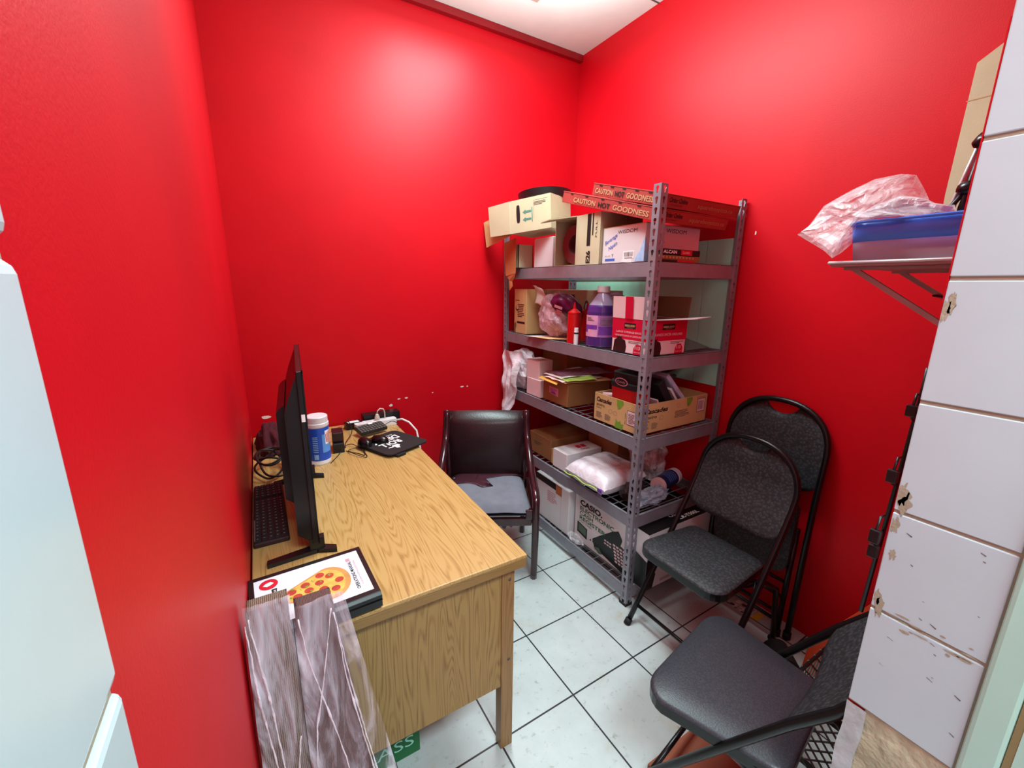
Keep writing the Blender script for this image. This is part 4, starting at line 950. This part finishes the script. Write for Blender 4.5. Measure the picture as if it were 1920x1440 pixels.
p = MB(); fo = Face((.02, -.11, .1265), (0, 1, 0), (-1, 0, 0)) if False else Face((.0, .10, .1265), (0, -1, 0), (1, 0, 0)); fo.lines(p, .05, .03, .15, .055, 3); fo.lines(p, .06, .085, .16, .11, 2); obj('lettering', p, 'greyprint', t)
p = MB()
for r in range(5):
    for c in range(16): fo.disc(p, .0 + c * .012 + (r % 2) * .006, -.04 + r * .009, .002, .002, 0, .0, 6)
obj('dot_print', p, 'greyprint', t)
g = MB().grid(lambda u, v: (-.177 - .002 * v, .145 - .29 * u, .050 - .005 * v - .005 * math.sin(u * 14)), 30, 2); obj('seam_band', g, 'limegreen', t, solid=.002)
g = MB().grid(lambda u, v: (-.1785, -.115 - .03 * u, .064 - .03 * v), 4, 4); obj('corner_print', g, 'violet', t, solid=.0015)
t = thing('clear_bag', 'large clear plastic bag standing behind the lying canister', 'bag', (1.725, 1.435, z)); obj('bag', MB().blob((0, 0, .10), (.085, .09, .115), .3, 2.4, 8, 40, .002), 'clear', t)
t = thing('lying_canister', 'white canister with a navy label lying on its side on the fourth shelf', 'canister', (1.60, 1.262, z + .0405), (0, PI / 2, .22)); canister_parts(t, 0, .04, .19, ('pinkplastic', 'navy', 'cap'))
p = MB()
for k in range(5): wrap(p, .0404, PI * .6, PI * 1.4, .06 + .016 * k, .064 + .016 * k)
obj('lettering', p, 'sky', t)
t = thing('crumpled_bag', 'crumpled grey-blue plastic bag at the right front of the fourth shelf', 'bag', (1.505, 1.215, z)); obj('bag', MB().blob((0, 0, .028), (.092, .034, .042), .45, 3.2, 12, 44, .001), 'greyfilm', t)
t = thing('dark_bag', 'dark crumpled bag beside the right front post on the fourth shelf', 'bag', (1.46, 1.285, z)); obj('bag', MB().blob((0, 0, .04), (.07, .026, .05), .4, 3, 15, 36, .001), 'darkfilm', t)

# ---- bottom shelf
z = S[4] + E1
t, F = carton('tall_white_carton', 'white carton with a black and orange top band on the bottom shelf', 'carton', 1.352, 1.70, 1.632, 1.95, z, .262, 'white')
p = MB(); F['l'].rect(p, 0, .222, .2, .262); obj('black_band', p, 'blackprint', t)
p = MB(); F['l'].rect(p, .2, .205, .255, .262); obj('orange_band', p, 'orangebrown', t)
p = MB(); F['l'].lines(p, .12, .13, .22, .2, 6); F['l'].rect(p, .25, .02, .2515, .2); obj('lettering', p, 'pink', t)
w, d, h = .44, .505, .288
t, F = carton('cash_register_carton', 'white cash register carton with a black lid on the bottom shelf', 'carton', 1.382, 1.382 + w, 1.105, 1.105 + d, z, h, 'white')
p = MB(); F['l'].text(p, 'CASIO.', .04, .216, .17, .032, bold=.045); obj('lettering', p, 'blackprint', t)
p = MB(); F['l'].text(p, 'ELECTRONIC', .04, .185, .255, .024, bold=.025); F['l'].text(p, 'CASH', .04, .158, .105, .022, bold=.025); F['l'].text(p, 'REGISTER', .04, .131, .2, .022, bold=.025); F['l'].text(p, 'PCR-T500L', .04, .116, .1, .010); obj('lettering', p, 'green', t)
p = MB(); F['l'].poly(p, [(.12, .045), (.20, .115), (.285, .185), (.325, .208), (.35, .178), (.36, .155), (.385, .162), (.43, .175), (.505, .150), (.505, .004), (.36, .004), (.21, .025), (.17, .02), (.155, .05)], 0, .0007); obj('register_print', p, 'black', t)
p = MB(); F['l'].poly(p, [(.025, .05), (.025, .112), (.105, .098), (.105, .036)], 0, .0007); obj('display_print', p, 'blackprint', t)
p = MB(); F['l'].poly(p, [(.035, .062), (.035, .105), (.097, .093), (.097, .050)], 0, .0011); obj('lcd_print', p, 'lcd', t)
p = MB(); F['l'].poly(p, [(.16, .03), (.2, .012), (.225, .02), (.2, .045)], 0, .0011); obj('lcd_print', p, 'lcd', t)
p = MB()
for r in range(6):
    for c in range(4): F['l'].rect(p, .315 + c * .022 - r * .004, .035 + r * .016, .315 + c * .022 - r * .004 + .016, .035 + r * .016 + .010, 0, .0012)
for r in range(2):
    for c in range(3): F['l'].rect(p, .235 + c * .018, .092 + r * .016, .248 + c * .018, .1 + r * .016, 0, .0012)
obj('key_print', p, 'pinkwhite', t)
p = MB(); F['l'].poly(p, [(.345, .14), (.37, .135), (.39, .155), (.375, .185), (.355, .175)], 0, .0013); F['l'].rect(p, .118, .045, .124, .09, 0, .0013); F['l'].rect(p, .118, .045, .15, .05, 0, .0013); F['l'].rect(p, .14, .05, .15, .09, 0, .0013); obj('receipt_print', p, 'white', t)
p = MB(); F['f'].poly(p, [(.0, .0), (.05, .0), (.065, .07), (.05, .10), (.045, .15), (.01, .17), (0, .15)], 0, .0007); obj('register_print', p, 'black', t)
p = MB(); F['f'].rect(p, .005, .22, .04, .265, 0, .0009); obj('display_print', p, 'lcd', t)
p = MB(); F['f'].lines(p, .1, .02, .34, .035, 2); obj('lettering', p, 'greyprint', t)
obj('lid', MB().box((-w / 2 - .0005, -d / 2 - .0005, h), (w / 2, d / 2, h + .003)), 'black', t)
p = MB(); F['t'].text(p, 'PCR-T500L', .21, .015, .16, .022, bold=.02, off=.0038); F['t'].text(p, 'USB', .2, .05, .07, .018, bold=.02, off=.0038); obj('lettering', p, 'whiteprint', t)
t = thing('clear_wrap', 'small crumpled clear wrap before the cash register carton on the bottom shelf', 'wrap', (1.362, 1.57, z)); obj('wrap', MB().blob((-.006, 0, .018), (.018, .05, .022), .5, 3, 21, 30, .001), 'clear', t)

# ------------------------------------------------------------------ folding chairs (front looks along local -y)
def folding_chair(label, loc, rot, folded=False, seatmat='weave', sc=1.0, seatz=.405, lean=0, seatdy=0, seatw=1, seatdx=0, HW=.20):
    t = thing('folding_chair', label, 'chair', loc, rot, None); t.scale = (sc, sc, sc)
    if not folded:
        side = [(-.235, 0), (-.16, .12), (-.02, .345), (.095 + lean * .3, .545), (.145 + lean * .75, .64), (.168 + lean, .70)]
        topy, topz, zc = .19 + lean * 1.6, .858, .66
    else:
        side = [(0, 0), (.0, .2), (.0, .45), (.0, .62), (.008, .74), (.015, .82)]
        topy, topz, zc = .03, 1.0, .80
    ra = topz - zc
    def yat(zq):
        if zq >= side[-1][1]: return side[-1][0] + (topy - side[-1][0]) * min(1, (zq - side[-1][1]) / max(1e-6, topz - side[-1][1]))
        for (y0, z0), (y1, z1) in zip(side[:-1], side[1:]):
            if z0 <= zq <= z1: return y0 + (y1 - y0) * (zq - z0) / (z1 - z0)
        return side[0][0]
    path = [(-HW, y, q) for y, q in side if q < zc]
    for k in range(25):
        a = PI - PI * k / 24; q = zc + ra * math.sin(a) ** .8; path.append((HW * math.copysign(abs(math.cos(a)) ** .9, math.cos(a)), yat(q), q))
    path += [(HW, y, q) for y, q in reversed([s_ for s_ in side if s_[1] < zc])]
    fr = obj('frame_tube', MB().tube(path, .0115, 10), 'chairmetal', t)
    # padded back with the scooped hand hole
    zb = zc - .155
    def ztop(x): return zc + ra * max(0, 1 - (abs(x) / (HW * 1.02)) ** 2.1) ** .5 * .995
    def zt(x):
        s_ = ztop(x); sc_ = topz - .010 - .050 * max(0, 1 - (x / .068) ** 2) ** .6 if abs(x) < .068 else 9
        return min(s_, sc_)
    def zlo(x): return zb + .05 * (abs(x) / HW) ** 6
    def pad(off):
        def f(u, v):
            x = (u * 2 - 1) * HW * 1.02; lo, hi = zlo(x), max(zlo(x) + .004, zt(x)); q = lo + (hi - lo) * v
            bul = .012 * (1 - (2 * v - 1) ** 4) * (1 - (2 * u - 1) ** 4)
            return (x, yat(q) + .026 * (1 - (x / HW) ** 2) + off * (.004 + bul * .8), q)
        return f
    bk = obj('backrest', MB().grid(pad(-1), 40, 16).grid(pad(1), 40, 16), 'weave', t, solid=.003)
    # seat
    if not folded:
        z0 = seatz
        outl = []
        for (x, y, r) in ((.165, .105, .04), (-.165, .105, .04), (-.185, -.24, .065), (.185, -.24, .065)):
            sx, sy = math.copysign(1, x), math.copysign(1, y if y > 0 else y)
            a0 = {(1, 1): 0, (-1, 1): 90, (-1, -1): 180, (1, -1): 270}[(int(sx), int(sy))]
            for k in range(7):
                a = math.radians(a0 + 90 * k / 6); outl.append(((x - sx * r + r * math.cos(a)) * (seatw if y < 0 else 1 + (seatw - 1) * .25) + seatdx, y - sy * r + r * math.sin(a) + seatdy))
        cy = -.068 + seatdy
        st = MB(); n = len(outl)
        rings = [(1.0, -.032), (1.0, 0), (.985, .005), (.95, .009), (.6, .012), (.25, .012)]
        vs = [(seatdx + (x - seatdx) * f, cy + (y - cy) * f, z0 + dz) for f, dz in rings for x, y in outl]
        st.add(vs, [(r * n + i, r * n + (i + 1) % n, (r + 1) * n + (i + 1) % n, (r + 1) * n + i) for r in range(1, len(rings) - 1) for i in range(n)] + [tuple((len(rings) - 1) * n + i for i in range(n))], 0, True)
        obj('seat', st, seatmat, t)
        rm = MB(); rm.add(vs[:2 * n], [(i, (i + 1) % n, n + (i + 1) % n, n + i) for i in range(n)] + [tuple(range(n))[::-1]], 0, False)
        obj('seat_rim', rm, 'chairmetal', t, bevel=.004)
        for sx in (-1, 1):
            lg = obj('rear_leg', MB().tube([(sx * .165, -.05, z0 - .03), (sx * .172, .10, z0 - .075), (sx * .175, .19, .27), (sx * .175, .236, 0)], .0105, 10), 'chairmetal', t)
            obj('foot_cap', MB().cyl((sx * .175, .223, .018), (sx * .175, .238, -.0), .0145, 12), 'blackmat', lg)
            obj('hinge_bracket', MB().prism([(-.01, -.015), (.06, -.005), (.06, .012), (-.01, .012)], sx * .187 - .002, sx * .187 + .002, T=Matrix(((0, 0, 1, 0), (1, 0, 0, 0), (0, 1, 0, z0 - .03), (0, 0, 0, 1)))), 'chairmetal', t)
            obj('foot_cap', MB().cyl((sx * HW, -.222, .020), (sx * HW, -.236, 0), .0155, 12), 'blackmat', fr)
        obj('stretcher', MB().tube([(-HW, -.185, .08), (HW, -.185, .08)], .008, 8), 'chairmetal', t)
        obj('stretcher', MB().tube([(-.175, .217, .115), (.175, .217, .115)], .008, 8), 'chairmetal', t)
    else:
        obj('seat', MB().prism(rrect(.33, .34, .06), -.045, -.018, T=Matrix(((1, 0, 0, 0), (0, 0, 1, 0), (0, 1, 0, .46), (0, 0, 0, 1)))), 'weave', t, bevel=.006)
        for sx in (-1, 1):
            lg = obj('rear_leg', MB().tube([(sx * .165, -.012, .50), (sx * .168, -.02, .02)], .0105, 10), 'chairmetal', t)
            obj('foot_cap', MB().cyl((sx * .168, -.02, .03), (sx * .168, -.02, .0), .0145, 12), 'blackmat', lg)
            obj('foot_cap', MB().cyl((sx * HW, 0, .03), (sx * HW, 0, 0), .0155, 12), 'blackmat', fr)
        for q in (.10, .18, .25): obj('stretcher', MB().tube([(-.168, -.016, q), (.168, -.016, q)], .008, 8), 'chairmetal', t)
    return t
CH1 = folding_chair('open black woven folding chair standing before the right red wall', (1.495, .882, 0), (0, 0, -PI / 2))
CH2 = folding_chair('folded black chair leaning upright against the right red wall', (1.792, .882, 0), (0, 0, -PI / 2), True)
CH2.rotation_euler = (math.radians(-2.4), 0, -PI / 2)
CH3 = folding_chair('black folding chair with a worn vinyl seat nearest the camera', (1.066, .44, 0), (0, 0, math.radians(190)), False, 'weave2', 1.0, .375, .04, .015, 1.2, .010, .202)

# brown box, cushion and crate under and behind the nearest chair
t, F = carton('flat_carton', 'flat terracotta-brown carton on the floor under the nearest folding chair', 'carton', .88, 1.12, .42, .63, 0, .03, 'terra')
t = thing('milk_crate', 'black plastic lattice crate on the floor behind the nearest chair', 'crate', (1.47, .36, 0))
cw, cd, chh = .30, .26, .22
def lattice(fc, L, Hh):
    mb = MB(); n = 7
    for k in range(-5, n + 1):
        for s_ in (1, -1):
            a0 = k * L / n; pts = []
            x0, x1 = a0, a0 + Hh
            q0 = max(0, -x0) if x0 < 0 else 0
            xa, xb = max(0, x0), min(L, x1)
            if xb <= xa: continue
            z0_, z1_ = xa - x0, xb - x0
            if s_ < 0: pa, pb = (xa, Hh - z0_), (xb, Hh - z1_)
            else: pa, pb = (xa, z0_), (xb, z1_)
            mb.tube([fc.p(pa[0], pa[1], 0), fc.p(pb[0], pb[1], 0)], .003, 4, caps=True, sm=False)
    return mb
for fc, L in ((Face((-cw / 2, cd / 2, 0), (0, -1, 0), (0, 0, 1)), cd), (Face((-cw / 2, -cd / 2, 0), (1, 0, 0), (0, 0, 1)), cw), (Face((cw / 2, -cd / 2, 0), (0, 1, 0), (0, 0, 1)), cd), (Face((cw / 2, cd / 2, 0), (-1, 0, 0), (0, 0, 1)), cw)):
    obj('lattice_side', lattice(fc, L, chh), 'greyprint', t)
for z0 in (0, chh - .018):
    b = MB()
    for a, c in (((-cw / 2, -cd / 2), (cw / 2, -cd / 2 + .006)), ((-cw / 2, cd / 2 - .006), (cw / 2, cd / 2)), ((-cw / 2, -cd / 2), (-cw / 2 + .006, cd / 2)), ((cw / 2 - .006, -cd / 2), (cw / 2, cd / 2))):
        b.box((a[0], a[1], z0), (c[0], c[1], z0 + .018))
    obj('lower_rim' if z0 == 0 else 'upper_rim', b, 'black', t)
o = obj('painted_light_band', MB().prism([(.20, 0), (.575, 0), (.565, .13), (.38, .485), (.20, .485)], 0, .012, T=Matrix(((0, 0, 1, 0), (1, 0, 0, 0), (0, 1, 0, 0), (0, 0, 0, 1)))), 'orange'); o.location = (1.69, 0, 0); tag(o, 'orange slab painted as a lit band of the right wall, behind the nearest chair', 'board')  # added slab; its orange colour stands in for light falling on the red wall
t = thing('tape_roll', 'black roll lying on the floor by the folded chair feet', 'roll', (1.60, .615, .0505), (PI / 2, 0, -.7))
obj('roll', MB().lathe([(.032, -.05), (.05, -.05), (.05, .05), (.032, .05), (.032, -.05)], 28), 'blackmat', t)
# flyer
q = [at(px, py, 'z', .001) for px, py in ((1363, 1131), (1384, 1121), (1439, 1155), (1421, 1170))]
cen = sum(q, V()) / 4
t = thing('paper_flyer', 'red, white and yellow flyer lying on the floor under the open chair', 'flyer', (cen.x, cen.y, 0.0006))
ex, ey = (q[2] - q[1]), (q[0] - q[1]); L1_, L2_ = ex.length, ey.length
f_ = Face(q[0] - cen - V((0, 0, q[0].z)), ex, -ey)
p = MB(); f_.rect(p, 0, 0, L1_, L2_, 0, .0); obj('sheet', p, 'redprint', t, solid=.0004)
p = MB()
for r in range(2):
    for c in range(3): f_.rect(p, .008 + c * L1_ * .24, .006 + r * L2_ * .48, c * L1_ * .24 + L1_ * .22, L2_ * (.44 + .48 * r))
obj('white_panel', p, 'whiteprint', t)
p = MB(); f_.rect(p, L1_ * .76, .008, L1_ * .97, L2_ * .9, 0, .0008); obj('yellow_panel', p, 'yellow', t)
p = MB(); f_.disc(p, L1_ * .1, L2_ * .22, .011, .011, 0, .001); f_.disc(p, L1_ * .34, L2_ * .7, .011, .011, 0, .001); f_.lines(p, L1_ * .52, L2_ * .55, L1_ * .68, L2_ * .9, 3); f_.lines(p, L1_ * .28, L2_ * .1, L1_ * .44, L2_ * .4, 3); obj('print_mark', p, 'greyprint', t)

# ------------------------------------------------------------------ armchair with a torn seat
t = thing('armchair', 'brown leather armchair with a torn seat between desk and shelving', 'chair', (.972, 1.874, 0), (0, 0, math.radians(-28)))
def cush(u, v, top):
    x, y = (u - .5) * 2, v; w_ = .222 - .02 * v
    r = (1 - abs(x) ** 5) * (1 - abs(2 * v - 1) ** 6)
    return (x * w_, -.262 + .40 * v, (.375 + .045 * max(0, r) ** .5 + .006 * noise.noise(V((u * 5, v * 5, 3)))) if top else .340 + .02 * (1 - max(0, r) ** .4))
b = MB().grid(lambda u, v: cush(u, v, 1), 26, 22).grid(lambda u, v: cush(u, v, 0), 26, 22)
seat = obj('seat', b, 'foam', t)
def scrap(pts, mt='maroonvinyl', dz=.0025):
    b = MB(); P = [V((x, y, 0)) for x, y in pts]; c = sum(P, V()) / len(P); vs = []; n = len(P); R = 5
    for r in range(R + 1):
        for q in P:
            w = c + (q - c) * (r / R); u = (w.x / .222 + 1) / 2; v = (w.y + .262) / .40; u = min(.999, max(.001, u)); v = min(.999, max(.001, v)); vs.append((w.x, w.y, cush(u, v, 1)[2] + dz))
    b.add(vs, [(r * n + i, r * n + (i + 1) % n, (r + 1) * n + (i + 1) % n, (r + 1) * n + i) for r in range(R) for i in range(n)], 0, True); return b
obj('torn_cover', scrap([(-.2, .13), (.2, .13), (.205, .085), (.15, .075), (.06, .07), (-.05, .075), (-.06, .0), (.0, -.03), (.035, -.075), (-.02, -.085), (-.06, -.05), (-.12, -.035), (-.205, -.01)]), 'maroonvinyl', seat, solid=.002)
for sx in (-1, 1):
    obj('side_rail', MB().box((sx * .236 - .012, -.25, .31), (sx * .236 + .012, .16, .362)), 'mahogany', t, bevel=.003)
obj('front_rail', MB().box((-.225, -.25, .295), (.225, -.23, .336)), 'mahogany', t, bevel=.003)
obj('torn_lining', MB().grid(lambda u, v: (-.08 + .22 * u, -.235 + .03 * v, .305 - .06 * v * (.4 + abs(noise.noise(V((u * 7, 1, 1)))) * 1.6)), 20, 5), 'maroonvinyl', t, solid=.002)
def bk(u, v, f):
    x = (u - .5) * 2; z_ = .385 + .375 * v; y_ = .115 + .035 * v - .03 * math.sin(v * 3) - .018 * (1 - x * x)
    if v > .9: y_ += (v - .9) * .28
    r = (1 - abs(x) ** 8) * (1 - abs(2 * v - 1) ** 8)
    return (x * .208, y_ + (-.018 if f else .022) * max(0, r) ** .5 + .012, z_ + (0.008 * (1 - x * x) if v > .95 else 0))
obj('backrest', MB().grid(lambda u, v: bk(u, v, 1), 22, 26).grid(lambda u, v: bk(u, v, 0), 22, 26), 'leather', t)
for sx in (-1, 1):
    arm = [(.222, .165, .765), (.222, .150, .735), (.224, .135, .67), (.229, .10, .60), (.236, .035, .535), (.24, -.06, .487), (.242, -.16, .465), (.243, -.215, .455), (.243, -.247, .43), (.243, -.256, .39), (.243, -.255, .2), (.241, -.25, 0)]
    P = [V((sx * x, y, q)) for x, y, q in arm]; out = []
    for i in range(len(P) - 1):
        a, bq, cq, d = P[max(i - 1, 0)], P[i], P[i + 1], P[min(i + 2, len(P) - 1)]
        for k in range(5):
            u = k / 5; out.append(.5 * ((2 * bq) + (cq - a) * u + (2 * a - 5 * bq + 4 * cq - d) * u * u + (3 * bq - a - 3 * cq + d) * u ** 3))
    out.append(P[-1])
    obj('arm_and_front_leg', MB().tube(out, [.021 - .004 * max(0, (i - 40) / 15) for i in range(len(out))], 8, flat=1.0), 'mahogany', t)
    obj('rear_leg', MB().tube([(sx * .215, .155, .74), (sx * .215, .115, .45), (sx * .213, .135, .25), (sx * .212, .165, 0)], .016, 8), 'mahogany', t)
    obj('corner_block', MB().box((sx * .212 - .02, -.262, .335), (sx * .212 + .02, -.23, .385)), 'mahogany', t, bevel=.006)

# ------------------------------------------------------------------ bracket shelf on the wall beside the doorway
t = thing('bracket_shelf', 'metal bracket shelf jutting from the near right wall above the chairs', 'shelf', (1.43, .375, 1.508))
obj('shelf_board', MB().box((1.255, .1115, 1.508), (1.615, .535, 1.514)), 'rackgrey', t, True)
fr_ = MB().tube([(1.255, .1115, 1.517), (1.252, .537, 1.517), (1.618, .537, 1.517), (1.618, .1115, 1.517)], .004, 8); obj('edge_wire', fr_, 'chrome', t, True)
for x in (1.30, 1.60):
    obj('bracket', MB().tube([(x, .50, 1.503), (x, .1125, 1.24)], .0075, 4, sm=False).box((x - .006, .1115, 1.500), (x + .006, .52, 1.507)), 'rackgrey', t, True)
obj('hook', MB().tube([(1.55, .33, 1.507), (1.55, .33, 1.485), (1.55, .345, 1.477), (1.55, .352, 1.484)], .0025, 6), 'black', t, True)
obj('cross_wire', MB().tube([(1.60, .42, 1.44), (1.52, .30, 1.428), (1.52, .27, 1.45)], .004, 6), 'black', t, True)
t = thing('storage_tub', 'frosted tub with a blue rim standing on the bracket shelf', 'tub', (1.42, .38, 1.522))
w, d, h = .30, .285, .088
b = MB(); P0 = rrect(w * .93, d * .93, .04); P1 = rrect(w, d, .045); n = len(P0)
b.add([(x, y, 0) for x, y in P0] + [(x, y, h * .5) for x, y in rrect(w * .965, d * .965, .043)], [(i, (i + 1) % n, n + (i + 1) % n, n + i) for i in range(n)] + [tuple(range(n))[::-1]], 0, True)
obj('lower_body', b, 'cleartub', t)
b = MB(); b.add([(x, y, h * .5) for x, y in rrect(w * .965, d * .965, .043)] + [(x, y, h) for x, y in P1], [(i, (i + 1) % n, n + (i + 1) % n, n + i) for i in range(n)], 0, True); obj('upper_body', b, 'bluetub', t, solid=.002)
P2 = rrect(w + .012, d + .012, .05); obj('rim', MB().tube([(x, y, h) for x, y in P2], .0035, 6, closed=True), 'bluetub', t)
t = thing('plastic_sack', 'clear crinkled plastic bag stuffed on top of the blue-rimmed tub', 'bag', (1.32, .43, 1.60))
outl = [at(px, py, 'x', xx) for px, py, xx in ((1495, 440, 1.30), (1515, 425, 1.30), (1545, 386, 1.31), (1590, 360, 1.33), (1640, 336, 1.36), (1690, 326, 1.38), (1718, 328, 1.38), (1732, 352, 1.37), (1745, 380, 1.36), (1790, 384, 1.36), (1793, 397, 1.34), (1745, 404, 1.30), (1690, 405, 1.27), (1640, 408, 1.26), (1605, 412, 1.255), (1585, 440, 1.25), (1572, 470, 1.25), (1560, 484, 1.25), (1545, 470, 1.26), (1520, 455, 1.28))]
def lens(outl, thick, seed, amp, rings=9):
    n0 = len(outl); P = []
    for i in range(n0):
        for k in range(4): P.append(outl[i].lerp(outl[(i + 1) % n0], k / 4))
    n = len(P); cc = sum(P, V()) / n; mb = MB()
    for side in (-1, 1):
        vs = []
        for r in range(rings + 1):
            f = r / rings
            for q in P:
                w_ = cc.lerp(q, f); nz = noise.noise(w_ * 22 + V((seed, side * 3, 1))) + .8 * abs(noise.noise(w_ * 45 + V((side, seed, 4))))
                vs.append(w_ + V((side * thick * (1 - f ** 2) ** .5 + amp * nz * (1 - f ** 4), 0, amp * .6 * nz * (1 - f ** 4))))
        mb.add(vs, [(r * n + i, r * n + (i + 1) % n, (r + 1) * n + (i + 1) % n, (r + 1) * n + i) for r in range(rings) for i in range(n)], 0, False)
    return mb
obj('bag', lens(outl, .045, 2, .022), 'clear', t, True)
out2 = [at(px, py, 'x', 1.33) for px, py in ((1600, 408), (1640, 385), (1690, 366), (1735, 372), (1760, 384), (1788, 388), (1780, 398), (1700, 402))]
obj('bag_fold', lens(out2, .03, 6, .02, 6), 'whitefilm', t, True)
# tongs and black utensils behind the tub
t = thing('tongs', 'long steel tongs leaning behind the tub on the bracket shelf', 'tongs', (1.66, .42, 1.52))
A, B_ = at(1785, 388, 'x', 1.60), at(1838, 272, 'x', 1.60)
t.location = A; d = B_ - A
obj('arm', MB().tube([(0, 0, -.05), (0, 0, 0), d * .5, d * .95, d], [.01, .017, .018, .017, .008], 8, flat=.35), 'chrome', t)
obj('arm', MB().tube([(.02, -.01, -.05), (.02, -.012, 0), d * .5 + V((.012, -.012, 0)), d * .97], [.01, .015, .015, .008], 8, flat=.35), 'black', t)
for i, (px, py, dl, lb) in enumerate(((1776, 395, (.0, -.03, .05), 'lower'), (1808, 372, (.0, -.012, .13), 'upper'))):
    a = at(px, py, 'x', 1.575); t = thing('ladle', 'black utensil leaning beside the tongs on the bracket shelf, the %s one' % lb, 'utensil', (a.x, a.y, a.z), group='black utensils')
    dl = V(dl); obj('handle', MB().tube([(0, 0, -.06), (0, 0, 0), dl], .006, 8), 'black', t); obj('head', MB().blob(dl, (.022, .022, .018), .2, 2, i, 16, sm=True), 'blackgloss', t)
# cardboard on the right wall
q = [at(px, py, 'x', 1.873) for px, py in ((1832, 118), (1887, 78), (1772, 365))]
b = MB().prism([(q[0].y, q[0].z), (q[2].y, q[2].z), (.515, 1.60), (.225, 1.60), (.225, 2.30)], 0, .005, T=Matrix(((0, 0, 1, 0), (1, 0, 0, 0), (0, 1, 0, 0), (0, 0, 0, 1))))
t = thing('wall_mounted_cardboard', 'plain cardboard sheet fixed on the right red wall above the tub', 'cardboard', (1.8735, 0, 0)); obj('sheet', b, 'kraft2', t)
p = MB(); fq = Face((-.0004, .52, 1.7), (0, -1, 0), (0, 0, 1)); fq.rect(p, .075, .215, .10, .221); fq.rect(p, .085, .245, .11, .252); obj('slot', p, 'blackprint', t); p = MB(); fq.rect(p, 0.0, .30, .3, .302); obj('crease', p, 'kraft', t)
# hanging clip rack on the near wall
t = thing('hanging_rack', 'black wire clip rack hanging beside the tiled jamb', 'rack', (.92, .24, 1.05))
a, c = at(1727, 745, 'y', .232), at(1614, 1146, 'y', .232)
obj('rod', MB().tube([a + V((0, 0, .05)), a, c], .0035, 6), 'black', t, True)
for px, py, s in ((1712, 768, 1), (1676, 890, 1.15), (1643, 1002, 1.25), (1640, 1030, 1.2)):
    e = at(px, py, 'y', .232); cl = obj('clip', MB().box((e.x - .007 * s, .225, e.z - .012 * s), (e.x + .002, .240, e.z + .008 * s)), 'black', t, True, bevel=.002)
    obj('wire_loop', MB().tube([(e.x + .016 * s, .232, e.z + .024 * s), (e.x + .002, .232, e.z + .026 * s), (e.x - .004 * s, .232, e.z + .008), (e.x + .004, .232, e.z - .016 * s), (e.x + .02 * s, .232, e.z - .022 * s)], .0022, 6), 'black', cl, True)
obj('wall_hook', MB().tube([(a.x, .2205, a.z + .05), (a.x, .232, a.z + .05)], .003, 6), 'black', t, True)

# ------------------------------------------------------------------ light
def area(name, loc, sx, sy, power, col, rot=(0, 0, 0)):
    l = bpy.data.lights.new(name, 'AREA'); l.shape = 'RECTANGLE'; l.size = sx; l.size_y = sy; l.energy = power; l.color = col
    o = bpy.data.objects.new(name, l); C.objects.link(o); o.location = loc; o.rotation_euler = rot; return o
area('ceiling_lamp', (1.0, 1.6, H - .10), .45, 1.0, 46, (.80, .98, 1))
area('added_ceiling_uplight', (1.0, 1.35, H - .38), 1.0, 1.1, 30, (.66, 1, .95), (PI, 0, 0))  # added upward fill light with no fixture, whitens the ceiling
area('kitchen_lamp', (.3, -.7, 2.7), 1.1, .5, 84, (.78, .97, 1))
w = bpy.data.worlds.new('world'); bpy.context.scene.world = w; w.use_nodes = True
w.node_tree.nodes['Background'].inputs['Color'].default_value = (.85, .95, 1, 1); w.node_tree.nodes['Background'].inputs['Strength'].default_value = .5
sc_ = bpy.context.scene
sc_.view_settings.view_transform = 'Standard'; sc_.view_settings.look = 'None'; sc_.view_settings.exposure = 0; sc_.view_settings.gamma = 1; sc_.view_settings.use_curve_mapping = False
sc_.cycles.max_bounces = 10; sc_.cycles.transparent_max_bounces = 24
